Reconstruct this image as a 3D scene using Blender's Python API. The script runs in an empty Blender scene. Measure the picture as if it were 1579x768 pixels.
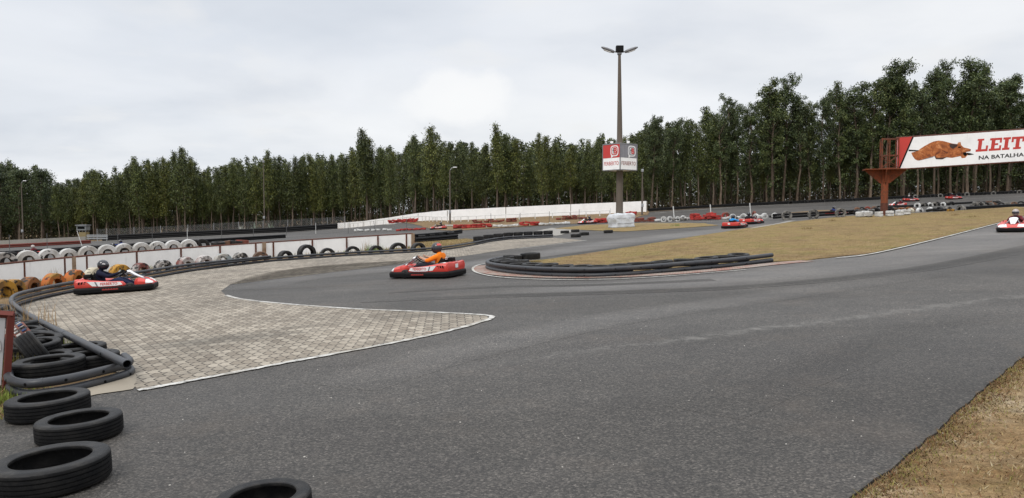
import bpy, bmesh, math, random
import numpy as np
from mathutils import Vector, Matrix, Euler
random.seed(7); rng = np.random.default_rng(7)
D = bpy.data; C = bpy.context
scene = C.scene
COL = scene.collection
R_ = math.radians
# ------------------------------------------------------------------ camera model and terrain
FPX, CX, CY = 1140.0, 789.5, 384.0
CAMZ = 1.7
PITCH = math.atan(57/1140.0)
SLOPE = 0.0455
def sst(t):
    t = min(1.0, max(0.0, t)); return t*t*(3-2*t)
def T(x, y):
    """height of the land"""
    if x > 160: xe = 160 + 60*(1-math.exp(-(x-160)/60))
    elif x < -160: xe = -160 - 60*(1-math.exp((x+160)/60))
    else: xe = x
    return SLOPE*xe + 1.0*sst((y-86)/24.0)*sst((x+36)/26.0)
def ray(px, py):
    dx = (px-CX)/FPX; dy = -(py-CY)/FPX
    return Vector((dx, math.cos(PITCH)+dy*math.sin(PITCH), -math.sin(PITCH)+dy*math.cos(PITCH)))
def G(px, py):
    """where the sight line meets the land"""
    d = ray(px, py); t = 0.5; o = Vector((0, 0, CAMZ)); last = 0.5
    while t < 400:
        p = o + d*t
        if p.z <= T(p.x, p.y):
            lo, hi = last, t
            for _ in range(30):
                m = (lo+hi)/2; p = o+d*m
                if p.z <= T(p.x, p.y): hi = m
                else: lo = m
            p = o+d*hi; return Vector((p.x, p.y, T(p.x, p.y)))
        last = t; t *= 1.02
    p = o+d*400; return Vector((p.x, p.y, T(p.x, p.y)))
def P(px, Y):
    dx = (px-CX)/FPX; x = dx*Y
    for _ in range(4):
        dep = Y*math.cos(PITCH) - (T(x, Y)-CAMZ)*math.sin(PITCH); x = dx*dep
    return Vector((x, Y, T(x, Y)))
def interp(tab, x):
    if x <= tab[0][0]: return tab[0][1]
    for (a, b), (c, d) in zip(tab, tab[1:]):
        if x <= c: return b+(d-b)*(x-a)/(c-a)
    return tab[-1][1]
def normal_at(x, y):
    e = 0.3
    return Vector((-(T(x+e, y)-T(x-e, y))/(2*e), -(T(x, y+e)-T(x, y-e))/(2*e), 1)).normalized()
def orient(o, loc, heading=0.0, scale=None, extra=None):
    """stand o on the sloping land at loc, local x pointing along heading"""
    n = normal_at(loc.x, loc.y)
    f = Vector((math.cos(heading), math.sin(heading), 0)); f = (f-n*f.dot(n)).normalized()
    l = n.cross(f)
    m = Matrix((f, l, n)).transposed()
    if extra is not None: m = m @ extra
    o.location = loc; o.rotation_euler = m.to_euler()
    if scale is not None: o.scale = (scale,)*3 if not hasattr(scale, '__len__') else scale
# ------------------------------------------------------------------ object helpers
def tag(o, label=None, cat=None, group=None, kind=None):
    if label: o['label'] = label
    if cat: o['category'] = cat
    if group: o['group'] = group
    if kind: o['kind'] = kind
    return o
def link(o, parent=None):
    COL.objects.link(o)
    if parent: o.parent = parent
    return o
def empty(name, label, cat, loc=(0, 0, 0), group=None):
    o = D.objects.new(name, None); link(o); o.location = loc; o.empty_display_size = .2
    return tag(o, label, cat, group)
class MB:
    def __init__(s): s.v = []; s.f = []; s.m = []; s.mi = 0
    def add(s, vs, fs, mi=None):
        b = len(s.v); s.v += [tuple(v) for v in vs]; s.f += [tuple(b+i for i in f) for f in fs]
        s.m += [s.mi if mi is None else mi]*len(fs)
    def box(s, c, d, rot=None, bev=0.0):
        hx, hy, hz = d[0]/2, d[1]/2, d[2]/2
        vs = [Vector((x, y, z)) for x in (-hx, hx) for y in (-hy, hy) for z in (-hz, hz)]
        if bev > 0:
            bm = bmesh.new()
            bmesh.ops.create_cube(bm, size=1.0)
            for v in bm.verts: v.co = Vector((v.co.x*d[0], v.co.y*d[1], v.co.z*d[2]))
            bmesh.ops.bevel(bm, geom=list(bm.edges), offset=bev, segments=2, affect='EDGES', profile=.5)
            bm.verts.ensure_lookup_table()
            vs = [v.co.copy() for v in bm.verts]; fs = [[v.index for v in f.verts] for f in bm.faces]
            bm.free()
        else:
            fs = [(0, 1, 3, 2), (4, 6, 7, 5), (0, 4, 5, 1), (2, 3, 7, 6), (0, 2, 6, 4), (1, 5, 7, 3)]
        if rot is not None: vs = [rot @ v for v in vs]
        c = Vector(c); s.add([v+c for v in vs], fs)
    def tube(s, pts, r, n=8, caps=True, hollow=0.0, closed=False):
        pts = [Vector(p) for p in pts]; k = len(pts)
        rs = r if hasattr(r, '__len__') else [r]*k
        rings = []; up = Vector((0, 0, 1))
        t0 = (pts[1]-pts[0]).normalized()
        if abs(t0.dot(up)) > .95: up = Vector((1, 0, 0))
        a = (up - t0*up.dot(t0)).normalized()
        for i, p in enumerate(pts):
            if closed: t = (pts[(i+1) % k]-pts[i-1]).normalized()
            else: t = (pts[min(i+1, k-1)]-pts[max(i-1, 0)]).normalized()
            a = (a - t*a.dot(t)).normalized(); b = t.cross(a)
            rings.append([p+(a*math.cos(2*math.pi*j/n)+b*math.sin(2*math.pi*j/n))*rs[i] for j in range(n)])
        vs = [v for q in rings for v in q]; fs = []
        for i in range(k if closed else k-1):
            i2 = (i+1) % k
            for j in range(n):
                j2 = (j+1) % n; fs.append((i*n+j, i*n+j2, i2*n+j2, i2*n+j))
        if hollow > 0 and not closed:
            for end, (p, q) in ((0, (pts[0], pts[1])), (k-1, (pts[-1], pts[-2]))):
                b = len(vs); o = [p+(v-p)*hollow for v in rings[end]]
                d = (q-p).normalized()*(rs[0]*5)
                vs += o; vs += [v+d for v in o]
                for j in range(n):
                    j2 = (j+1) % n
                    fs.append((end*n+j, end*n+j2, b+j2, b+j)); fs.append((b+j, b+j2, b+n+j2, b+n+j))
                fs.append(tuple(b+n+j for j in range(n)))
        elif caps and not closed:
            fs.append(tuple(range(n))); fs.append(tuple((k-1)*n+j for j in range(n)))
        s.add(vs, fs)
    def lathe(s, prof, n, close=True, axis='z', mat=None):
        k = len(prof); vs = []; fs = []
        for j in range(n):
            a = 2*math.pi*j/n
            for r, z in prof: vs.append(Vector((r*math.cos(a), r*math.sin(a), z)))
        for j in range(n):
            j2 = (j+1) % n
            for i in range(k if close else k-1):
                i2 = (i+1) % k; fs.append((j*k+i, j2*k+i, j2*k+i2, j*k+i2))
        if mat is not None: vs = [mat @ v for v in vs]
        s.add(vs, fs)
    def loft(s, secs, caps=True):
        n = len(secs[0]); vs = [v for q in secs for v in q]; fs = []
        for i in range(len(secs)-1):
            for j in range(n):
                j2 = (j+1) % n; fs.append((i*n+j, i*n+j2, (i+1)*n+j2, (i+1)*n+j))
        if caps: fs.append(tuple(range(n))); fs.append(tuple((len(secs)-1)*n+j for j in range(n)))
        s.add(vs, fs)
    def poly(s, pts, off, th):
        """flat outline pts (Vectors) given thickness th along off"""
        n = len(pts); off = Vector(off)
        vs = [Vector(p) for p in pts]+[Vector(p)+off*th for p in pts]
        fs = [tuple(range(n)), tuple(range(2*n-1, n-1, -1))]+[(i, (i+1) % n, n+(i+1) % n, n+i) for i in range(n)]
        s.add(vs, fs)
    def mesh(s, name, mats, smooth=True, fixn=True, angle=40):
        me = D.meshes.new(name); me.from_pydata(s.v, [], s.f)
        for m in (mats if isinstance(mats, (list, tuple)) else [mats]): me.materials.append(m)
        if any(s.m): me.polygons.foreach_set('material_index', s.m)
        if fixn:
            bm = bmesh.new(); bm.from_mesh(me); bmesh.ops.recalc_face_normals(bm, faces=bm.faces); bm.to_mesh(me); bm.free()
        if smooth:
            me.polygons.foreach_set('use_smooth', [True]*len(me.polygons))
            try: me.set_sharp_from_angle(angle=R_(angle))
            except Exception: pass
        me.update(); return me
    def build(s, name, mats, parent=None, smooth=True, angle=40, fixn=True):
        return link(D.objects.new(name, s.mesh(name, mats, smooth, fixn, angle)), parent)
def copy_tree(o, parent=None):
    c = o.copy(); COL.objects.link(c)
    if parent: c.parent = parent
    for ch in list(o.children): copy_tree(ch, c)
    return c
def catmull(pts, per=6):
    out = []; n = len(pts); pts = [Vector(p) for p in pts]
    for i in range(n-1):
        p0 = pts[max(i-1, 0)]; p1 = pts[i]; p2 = pts[i+1]; p3 = pts[min(i+2, n-1)]
        for k in range(per):
            t = k/per
            out.append(.5*((2*p1)+(p2-p0)*t+(2*p0-5*p1+4*p2-p3)*t*t+(3*p1-p0-3*p2+p3)*t**3))
    out.append(pts[-1]); return out
def text_mesh(s, size, depth=.002, bold=0.0):
    cu = D.curves.new('lettering', 'FONT'); cu.body = s; cu.size = size; cu.extrude = depth; cu.offset = bold
    cu.resolution_u = 3
    cu.align_x = 'CENTER'; cu.align_y = 'CENTER'
    o = D.objects.new('lettering', cu); COL.objects.link(o)
    dg = C.evaluated_depsgraph_get(); me = D.meshes.new_from_object(o.evaluated_get(dg))
    COL.objects.unlink(o); D.objects.remove(o); D.curves.remove(cu)
    me.name = 'lettering'; return me
ORD = ['first','second','third','fourth','fifth','sixth','seventh','eighth','ninth','tenth','eleventh','twelfth','thirteenth','fourteenth','fifteenth','sixteenth','seventeenth','eighteenth','nineteenth','twentieth']
# ------------------------------------------------------------------ materials
class NT:
    def __init__(s, name):
        s.m = D.materials.new(name); s.m.use_nodes = True; s.t = s.m.node_tree; s.b = s.t.nodes['Principled BSDF']
    def n(s, typ, **kw):
        nd = s.t.nodes.new(typ)
        for k, v in kw.items():
            if k in nd.inputs.keys() if isinstance(k, str) else False: nd.inputs[k].default_value = v
            else: setattr(nd, k, v)
        return nd
    def l(s, a, b): s.t.links.new(a, b)
    def coord(s, kind='Object'):
        return s.n('ShaderNodeTexCoord').outputs[kind]
    def noise(s, vec, scale, detail=4, rough=.55, dist=0.0):
        nd = s.n('ShaderNodeTexNoise'); nd.inputs['Scale'].default_value = scale; nd.inputs['Detail'].default_value = detail
        nd.inputs['Roughness'].default_value = rough; nd.inputs['Distortion'].default_value = dist
        if vec is not None: s.l(vec, nd.inputs['Vector'])
        return nd.outputs['Fac']
    def ramp(s, fac, stops):
        nd = s.n('ShaderNodeValToRGB'); e = nd.color_ramp.elements
        while len(e) < len(stops): e.new(.5)
        for q, (p, c) in zip(e, stops):
            q.position = p; q.color = (c if hasattr(c, '__len__') else (c, c, c)) + (1,) if hasattr(c, '__len__') else (c, c, c, 1)
        s.l(fac, nd.inputs['Fac']); return nd.outputs['Color']
    def mix(s, a, b, fac, mode='MIX'):
        nd = s.n('ShaderNodeMix'); nd.data_type = 'RGBA'; nd.blend_type = mode; nd.clamp_result = False
        for v, i in ((fac, 0), (a, 6), (b, 7)):
            if hasattr(v, 'links') or hasattr(v, 'is_linked'): s.l(v, nd.inputs[i])
            else: nd.inputs[i].default_value = v if i == 0 else tuple(v)+(1,)
        return nd.outputs[2]
    def math(s, op, a, b=0.0):
        nd = s.n('ShaderNodeMath'); nd.operation = op
        for v, i in ((a, 0), (b, 1)):
            if hasattr(v, 'is_linked'): s.l(v, nd.inputs[i])
            else: nd.inputs[i].default_value = v
        return nd.outputs[0]
    def mapping(s, vec, rot=(0, 0, 0), scale=(1, 1, 1), loc=(0, 0, 0)):
        nd = s.n('ShaderNodeMapping'); s.l(vec, nd.inputs['Vector'])
        nd.inputs['Rotation'].default_value = rot; nd.inputs['Scale'].default_value = scale; nd.inputs['Location'].default_value = loc
        return nd.outputs['Vector']
    def bump(s, h, strength=.3, dist=.01):
        nd = s.n('ShaderNodeBump'); nd.inputs['Strength'].default_value = strength; nd.inputs['Distance'].default_value = dist
        s.l(h, nd.inputs['Height']); s.l(nd.outputs['Normal'], s.b.inputs['Normal'])
    def set(s, col=None, rough=None, spec=None, metal=None):
        for v, k in ((col, 'Base Color'), (rough, 'Roughness'), (spec, 'Specular IOR Level'), (metal, 'Metallic')):
            if v is None: continue
            if hasattr(v, 'is_linked'): s.l(v, s.b.inputs[k])
            else: s.b.inputs[k].default_value = tuple(v)+(1,) if hasattr(v, '__len__') else v
        return s.m
def worn(name, col, rough=.5, dirt=(.09, .075, .06), amt=.35, scale=6.0, spec=.4, metal=0.0, var=.15):
    """paint, plastic or metal with uneven dirt"""
    k = NT(name); v = k.coord()
    a = k.noise(v, scale, 6, .6); b = k.noise(v, scale*7, 4, .6)
    dark = tuple(c*(1-var) for c in col); light = tuple(min(1, c*(1+var)) for c in col)
    c = k.mix(dark, light, b)
    f = k.ramp(a, [(.45, 0.0), (.75, amt)])
    c = k.mix(c, dirt, f)
    r = k.math('ADD', k.math('MULTIPLY', a, .3), rough-.15)
    return k.set(c, r, spec, metal)
def peeled(name, col, col2=None, under=(.022, .022, .022), th=.52, scale=7.0):
    """old paint flaking off black rubber"""
    k = NT(name); v = k.coord()
    inf = k.n('ShaderNodeObjectInfo').outputs['Random']
    off = k.n('ShaderNodeVectorMath'); off.operation = 'ADD'; k.l(v, off.inputs[0])
    cmb = k.n('ShaderNodeCombineXYZ'); k.l(k.math('MULTIPLY', inf, 40.0), cmb.inputs[0]); k.l(cmb.outputs[0], off.inputs[1])
    v = off.outputs[0]
    a = k.noise(v, scale, 7, .65); b = k.noise(v, scale*.35, 3, .5); c2 = k.noise(v, 45, 3, .6)
    c = k.mix(col, col2 if col2 else tuple(x*.75 for x in col), k.ramp(b, [(.42, 0.0), (.58, 1.0)]))
    c = k.mix(c, tuple(x*.6 for x in col), k.ramp(c2, [(.5, 0.0), (.8, .6)]))
    c = k.mix(c, under, k.ramp(a, [(th, 0.0), (th+.06, 1.0)]))
    k.bump(a, .25, .01)
    return k.set(c, .7, .3)
M = {}
def mat_asphalt(name='asphalt', gain=1.0, polish=0.0):
    k = NT(name); v = k.coord()
    g = k.n('ShaderNodeTexVoronoi'); g.inputs['Scale'].default_value = 75; k.l(v, g.inputs['Vector'])
    sep = k.n('ShaderNodeSeparateColor'); k.l(g.outputs['Color'], sep.inputs[0])
    gr = k.ramp(sep.outputs[0], [(0.0, (.020,.019,.0175)), (.45, (.038,.036,.0335)), (.75, (.060,.0565,.052)), (.95, (.088,.083,.077)), (1.0, (.12,.112,.104))])
    g2 = k.n('ShaderNodeTexVoronoi'); g2.inputs['Scale'].default_value = 46; k.l(v, g2.inputs['Vector'])
    sep2 = k.n('ShaderNodeSeparateColor'); k.l(g2.outputs['Color'], sep2.inputs[0])
    gr2 = k.ramp(sep2.outputs[0], [(0.0, .72), (.6, 1.0), (.93, 1.15), (1.0, 1.3)])
    c = k.mix(gr, gr2, 1.0, 'MULTIPLY')
    big = k.noise(v, .22, 6, .6, .6); c = k.mix(c, k.ramp(big, [(.3, .70), (.5, 1.0), (.7, 1.34)]), 1.0, 'MULTIPLY')
    mid = k.noise(v, 1.7, 6, .65); c = k.mix(c, k.ramp(mid, [(.25, .82), (.75, 1.18)]), 1.0, 'MULTIPLY')
    # worn driving lines: long pale and dark streaks
    st = k.mapping(v, rot=(0, 0, R_(-27)), scale=(.035, .33, 1))
    s1 = k.noise(st, 1.0, 5, .6, .4); c = k.mix(c, k.ramp(s1, [(.32, .86), (.5, 1.0), (.70, 1.22)]), 1.0, 'MULTIPLY')
    c = k.mix(c, (1.04, .985, .925), 1.0, 'MULTIPLY')
    # wear left by the karts: polished lanes (positive) and rubbered lines (negative), kept per mesh point
    at = k.n('ShaderNodeAttribute'); at.attribute_name = 'wear'; wr = at.outputs['Fac']
    wn = k.math('MULTIPLY', wr, k.math('ADD', k.math('MULTIPLY', k.noise(k.mapping(v, rot=(0, 0, .2), scale=(.5, 1.4, 1)), 1.2, 6, .65), 1.6), .2))
    one = k.math('ADD', 1.0, wn); cc = k.n('ShaderNodeCombineXYZ'); k.l(one, cc.inputs[0]); k.l(one, cc.inputs[1]); k.l(one, cc.inputs[2])
    c = k.mix(c, cc.outputs[0], 1.0, 'MULTIPLY')
    # older, darker asphalt beyond a ragged laying seam
    a0, a1 = G(1010, 531), G(1590, 456); td = (a1-a0).normalized(); nd_ = Vector((td.y, -td.x, 0))
    def dotp(vec, d, p0):
        n_ = k.n('ShaderNodeVectorMath'); n_.operation = 'DOT_PRODUCT'; k.l(vec, n_.inputs[0]); n_.inputs[1].default_value = (d.x, d.y, 0)
        return k.math('SUBTRACT', n_.outputs['Value'], p0.x*d.x+p0.y*d.y)
    rag = k.math('MULTIPLY', k.math('SUBTRACT', k.noise(v, 2.2, 6, .7), .5), .5)
    ds = k.math('ADD', dotp(v, nd_, a0), rag); al = dotp(v, td, a0)
    fade = k.ramp(k.math('MULTIPLY', k.math('ADD', al, 3.0), .16), [(0.0, 0.0), (.6, 1.0)])
    old = k.math('MULTIPLY', k.ramp(k.math('ADD', k.math('MULTIPLY', ds, 3.0), .5), [(.35, 0.0), (.65, 1.0)]), fade)
    c = k.mix(c, k.mix(c, (.84, .83, .82), 1.0, 'MULTIPLY'), old)
    rim_ = k.ramp(k.math('ABSOLUTE', ds), [(0.0, 1.0), (.22, 0.0)])
    rim_ = k.math('MULTIPLY', k.math('MULTIPLY', rim_, fade), k.ramp(k.noise(v, 5, 8, .8), [(.44, 0.0), (.62, .8)]))
    c = k.mix(c, (.17, .16, .145), rim_)
    # brownish stains
    c = k.mix(c, (.085, .066, .05), k.ramp(k.noise(v, .6, 6, .7), [(.54, 0.0), (.78, .5)]))
    # fine cracks
    vc = k.n('ShaderNodeTexVoronoi'); vc.feature = 'DISTANCE_TO_EDGE'; vc.inputs['Scale'].default_value = .35
    wob = k.n('ShaderNodeVectorMath'); wob.operation = 'ADD'; k.l(v, wob.inputs[0])
    nz = k.n('ShaderNodeTexNoise'); nz.inputs['Scale'].default_value = 1.3; k.l(v, nz.inputs['Vector']); k.l(nz.outputs['Color'], wob.inputs[1])
    k.l(wob.outputs[0], vc.inputs['Vector'])
    cr = k.ramp(vc.outputs['Distance'], [(0.0, .55), (.006, 1.0)])
    crm = k.ramp(k.noise(v, .12, 2), [(.5, 0.0), (.6, 1.0)])
    c = k.mix(c, k.mix(c, cr, 1.0, 'MULTIPLY'), crm)
    h = k.math('ADD', k.math('MULTIPLY', g.outputs['Distance'], 1.0), k.math('MULTIPLY', mid, .4))
    k.bump(h, .5, .010)
    ro = k.math('SUBTRACT', k.ramp(s1, [(.35, .74), (.7, .60)]), k.math('MULTIPLY', wr, .35))
    return k.set(c, ro, .45)
def mat_ground(name, cols, green=.3, scale=1.0):
    """dry mown grass, straw and bare earth"""
    k = NT(name); v = k.coord()
    a = k.noise(v, .55*scale, 7, .65, .5); b = k.noise(v, 6*scale, 6, .7); f = k.noise(k.mapping(v, rot=(0, 0, .5), scale=(1, 2.6, 1)), 45*scale, 4, .7)
    c = k.ramp(a, [(.3, cols[0]), (.5, cols[1]), (.7, cols[2])])
    c = k.mix(c, cols[3], k.ramp(b, [(.48, 0.0), (.72, .75)]))
    c = k.mix(c, (.13, .135, .035), k.ramp(k.noise(v, .9*scale, 5, .65), [(.52, 0.0), (.75, green)]))
    c = k.mix(c, k.ramp(f, [(.25, .38), (.5, 1.0), (.8, 1.75)]), 1.0, 'MULTIPLY')
    c = k.mix(c, k.ramp(k.noise(k.mapping(v, rot=(0, 0, .3), scale=(.6, 1.5, 1)), 2.6*scale, 8, .7), [(.28, .62), (.5, 1.0), (.74, 1.38)]), 1.0, 'MULTIPLY')
    c = k.mix(c, k.ramp(k.noise(v, 15*scale, 6, .75), [(.3, .66), (.5, 1.0), (.72, 1.4)]), 1.0, 'MULTIPLY')
    k.bump(k.math('ADD', f, k.math('MULTIPLY', b, 1.5)), .7, .03)
    return k.set(c, .95, .1)
def mat_pavers():
    k = NT('concrete_pavers'); v = k.coord()
    v = k.mapping(v, rot=(0, 0, R_(-20)))
    sx = k.n('ShaderNodeSeparateXYZ'); k.l(v, sx.inputs[0])
    # interlocking outline: zigzag both joints
    pu = k.n('ShaderNodeMath'); pu.operation = 'PINGPONG'; k.l(sx.outputs[0], pu.inputs[0]); pu.inputs[1].default_value = .0325
    pv = k.n('ShaderNodeMath'); pv.operation = 'PINGPONG'; k.l(sx.outputs[1], pv.inputs[0]); pv.inputs[1].default_value = .12
    cb = k.n('ShaderNodeCombineXYZ')
    k.l(k.math('ADD', sx.outputs[0], k.math('MULTIPLY', pv.outputs[0], .42)), cb.inputs[0])
    k.l(k.math('ADD', sx.outputs[1], k.math('MULTIPLY', pu.outputs[0], .3)), cb.inputs[1])
    br = k.n('ShaderNodeTexBrick'); k.l(cb.outputs[0], br.inputs['Vector'])
    br.inputs['Scale'].default_value = 1.0; br.inputs['Brick Width'].default_value = .13; br.inputs['Row Height'].default_value = .24
    br.inputs['Mortar Size'].default_value = .008; br.inputs['Mortar Smooth'].default_value = .15
    br.inputs['Color1'].default_value = (.185, .156, .122, 1); br.inputs['Color2'].default_value = (.335, .295, .238, 1); br.inputs['Mortar'].default_value = (.03, .026, .021, 1)
    c = br.outputs['Color']
    c = k.mix(c, k.ramp(k.noise(v, .5, 6, .65), [(.3, .72), (.7, 1.2)]), 1.0, 'MULTIPLY')
    c = k.mix(c, k.ramp(k.noise(v, 60, 4, .7), [(.3, .75), (.7, 1.22)]), 1.0, 'MULTIPLY')
    c = k.mix(c, (.075, .07, .06), k.ramp(k.noise(k.mapping(v, scale=(.25, 1.2, 1), rot=(0, 0, -.5)), 1.0, 6, .6), [(.52, 0.0), (.75, .55)]))
    k.bump(k.math('ADD', k.math('MULTIPLY', br.outputs['Fac'], -1.0), k.math('MULTIPLY', k.noise(v, 70, 3, .7), .25)), .6, .008)
    return k.set(c, .8, .3)
def mat_line():
    k = NT('worn_white_paint'); v = k.coord()
    c = k.mix((.55, .54, .51), (.12, .115, .105), k.ramp(k.noise(v, 7, 8, .78), [(.44, 0.0), (.60, .9)]))
    c = k.mix(c, (.3, .27, .22), k.ramp(k.noise(v, 1.2, 4), [(.4, 0.0), (.7, .6)]))
    return k.set(c, .75, .3)
def mat_kerb():
    k = NT('red_kerb_pavers'); v = k.coord()
    br = k.n('ShaderNodeTexBrick'); k.l(k.mapping(v, rot=(0, 0, .25)), br.inputs['Vector']); br.inputs['Scale'].default_value = 1.0
    br.inputs['Brick Width'].default_value = .13; br.inputs['Row Height'].default_value = .11; br.inputs['Mortar Size'].default_value = .008
    br.inputs['Color1'].default_value = (.27, .10, .075, 1); br.inputs['Color2'].default_value = (.30, .23, .185, 1); br.inputs['Mortar'].default_value = (.06, .05, .04, 1)
    c = k.mix(br.outputs['Color'], (.26, .235, .205), k.ramp(k.noise(v, 1.3, 6, .7), [(.42, 0.0), (.62, .8)]))
    return k.set(c, .8, .3)
def mat_rubber():
    k = NT('tyre_rubber'); v = k.coord()
    inf = k.n('ShaderNodeObjectInfo').outputs['Random']
    a = k.noise(v, 9, 6, .65)
    c = k.mix((.006, .006, .0065), (.024, .022, .020), k.ramp(a, [(.45, 0.0), (.85, .6)]))
    c = k.mix(c, k.ramp(inf, [(0.0, .75), (1.0, 1.5)]), 1.0, 'MULTIPLY')
    sx = k.n('ShaderNodeSeparateXYZ'); k.l(v, sx.inputs[0]); ang = k.math('ARCTAN2', sx.outputs[1], sx.outputs[0])
    rad = k.math('SQRT', k.math('ADD', k.math('MULTIPLY', sx.outputs[0], sx.outputs[0]), k.math('MULTIPLY', sx.outputs[1], sx.outputs[1])))
    pc = k.n('ShaderNodeCombineXYZ'); k.l(k.math('MULTIPLY', ang, 9.0), pc.inputs[0]); k.l(k.math('MULTIPLY', rad, 60.0), pc.inputs[1])
    blk = k.ramp(k.noise(pc.outputs[0], 1.0, 2), [(.5, 0.0), (.56, 1.0)])           # moulded marks round the side wall
    rib = k.math('SINE', k.math('MULTIPLY', rad, 420.0))
    k.bump(k.math('ADD', k.math('ADD', blk, k.math('MULTIPLY', rib, .35)), k.noise(v, 70, 4)), .35, .003)
    dust = k.ramp(k.noise(k.mapping(v, loc=(3, 1, 2)), 5, 7, .7), [(.45, 0.0), (.75, .5)])
    c = k.mix(c, (.075, .068, .058), dust)
    return k.set(c, k.math('ADD', k.math('MULTIPLY', a, .35), .38), .25)
def mat_rubber_tread():
    k = NT('tyre_tread_rubber'); v = k.coord()
    sx = k.n('ShaderNodeSeparateXYZ'); k.l(v, sx.inputs[0])
    ang = k.math('ARCTAN2', sx.outputs[1], sx.outputs[0])
    w = k.math('SINE', k.math('ADD', k.math('MULTIPLY', ang, 84.0), k.math('MULTIPLY', sx.outputs[2], 40.0)))
    a = k.noise(v, 8, 6, .65)
    c = k.mix((.006, .006, .0065), (.028, .026, .023), k.ramp(a, [(.45, 0.0), (.85, .7)]))
    k.bump(k.math('ADD', k.math('MULTIPLY', k.ramp(w, [(0.0, 0.0), (.15, 1.0)]), .6), k.math('MULTIPLY', k.noise(v, 60, 4), .7)), .35, .006)
    return k.set(c, .72, .15)
def mat_leaf(name, dark, light):
    k = NT(name)
    r = k.n('ShaderNodeNewGeometry').outputs['Random Per Island']; o = k.n('ShaderNodeObjectInfo').outputs['Random']
    c = k.mix(dark, light, k.math('POWER', r, 2.2))
    c = k.mix(c, k.ramp(o, [(0.0, (.80, .78, .8)), (.5, (1, 1, .95)), (1.0, (1.35, 1.18, .95))]), 1.0, 'MULTIPLY')
    v = k.coord(); c = k.mix(c, k.ramp(k.noise(v, .45, 3), [(.3, .62), (.7, 1.45)]), 1.0, 'MULTIPLY')
    return k.set(c, .55, .35)
def mat_bark(name, a, b):
    k = NT(name); v = k.coord(); n = k.noise(k.mapping(v, scale=(3, 3, .5)), 1.6, 6, .65)
    c = k.ramp(n, [(.35, a), (.65, b)]); o = k.n('ShaderNodeObjectInfo').outputs['Random']
    c = k.mix(c, k.ramp(o, [(0.0, .6), (1.0, 1.3)]), 1.0, 'MULTIPLY')
    return k.set(c, .85, .2)
def mat_rust(name, paint, rust=(.12, .045, .02), th=.5):
    k = NT(name); v = k.coord(); a = k.noise(v, 3.5, 8, .7); b = k.noise(v, 22, 5, .7)
    c = k.mix(paint, tuple(x*.7 for x in paint), b); c = k.mix(c, rust, k.ramp(a, [(th, 0.0), (th+.12, .9)]))
    k.bump(b, .2, .004)
    return k.set(c, .75, .3)
def mat_wall(name, col, seam=None):
    k = NT(name); v = k.coord(); a = k.noise(v, 1.1, 7, .65); b = k.noise(k.mapping(v, scale=(7, 7, .8)), 1.0, 6, .65)
    c = k.mix(col, tuple(x*.78 for x in col), k.ramp(a, [(.45, 0.0), (.8, .7)]))
    c = k.mix(c, (.26, .22, .17), k.ramp(b, [(.60, 0.0), (.85, .45)]))
    k.bump(k.noise(v, 25, 4), .1, .005)
    return k.set(c, .75, .3)
M['asphalt'] = mat_asphalt();  M['pavers'] = mat_pavers(); M['line'] = mat_line(); M['kerb'] = mat_kerb()
M['grass'] = mat_ground('dry_mown_grass', [(.145, .092, .050), (.225, .158, .072), (.195, .155, .056), (.28, .21, .13)], .85)
M['earth'] = mat_ground('dry_earth', [(.12, .078, .045), (.18, .122, .068), (.155, .103, .054), (.23, .18, .12)], .25)
M['verge'] = mat_ground('straw_and_needles', [(.19, .115, .05), (.285, .20, .11), (.43, .35, .245), (.18, .105, .046)], .5, 1.5)
M['dirt_bank'] = mat_ground('bank_earth', [(.20, .12, .06), (.26, .165, .085), (.22, .14, .07), (.28, .2, .12)], .1)
M['concrete'] = mat_wall('concrete', (.27, .235, .185)); M['pale_concrete'] = mat_wall('pale_concrete', (.25, .235, .21))
M['rubber'] = mat_rubber(); M['tread'] = mat_rubber_tread()
M['pipe'] = worn('grey_plastic_pipe', (.026, .028, .033), .45, (.085, .075, .065), .35, 3.0, .4)
M['black'] = worn('black_plastic', (.006, .006, .0065), .58, (.02, .018, .016), .25, 8, .15)
M['dark_hole'] = worn('black_opening', (.004, .004, .004), .9, (.01, .01, .01), .1, 8, .1)
M['red'] = worn('red_plastic', (.52, .042, .03), .34, (.30, .09, .06), .3, 5, .5, 0, .08)
M['white'] = worn('white_plastic', (.74, .74, .74), .36, (.4, .37, .33), .25, 5, .5, 0, .05)
M['steel'] = worn('grey_steel', (.25, .25, .26), .4, (.1, .08, .06), .3, 6, .5, .8)
M['grey'] = worn('grey_plastic', (.16, .16, .17), .4, (.08, .07, .06), .3, 6, .5)
M['rust'] = mat_rust('rust_orange_paint', (.24, .060, .022), (.12, .042, .02), .46)
M['dark_rust'] = mat_rust('dark_rust', (.12, .040, .025), (.06, .025, .015), .5)
M['frame_rust'] = mat_rust('sign_frame_rust', (.13, .028, .02), (.09, .035, .02), .55)
M['whitewash'] = mat_wall('whitewashed_board', (.86, .86, .85)); M['whitewall'] = mat_wall('whitewashed_concrete', (.86, .855, .845))
M['pole'] = mat_wall('weathered_concrete_pole', (.11, .09, .072)); M['galv'] = worn('galvanised_steel', (.30, .31, .32), .5, (.15, .13, .1), .3, 4, .4, .3)
M['tarp'] = mat_wall('white_tarpaulin', (.53, .55, .58))
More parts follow.
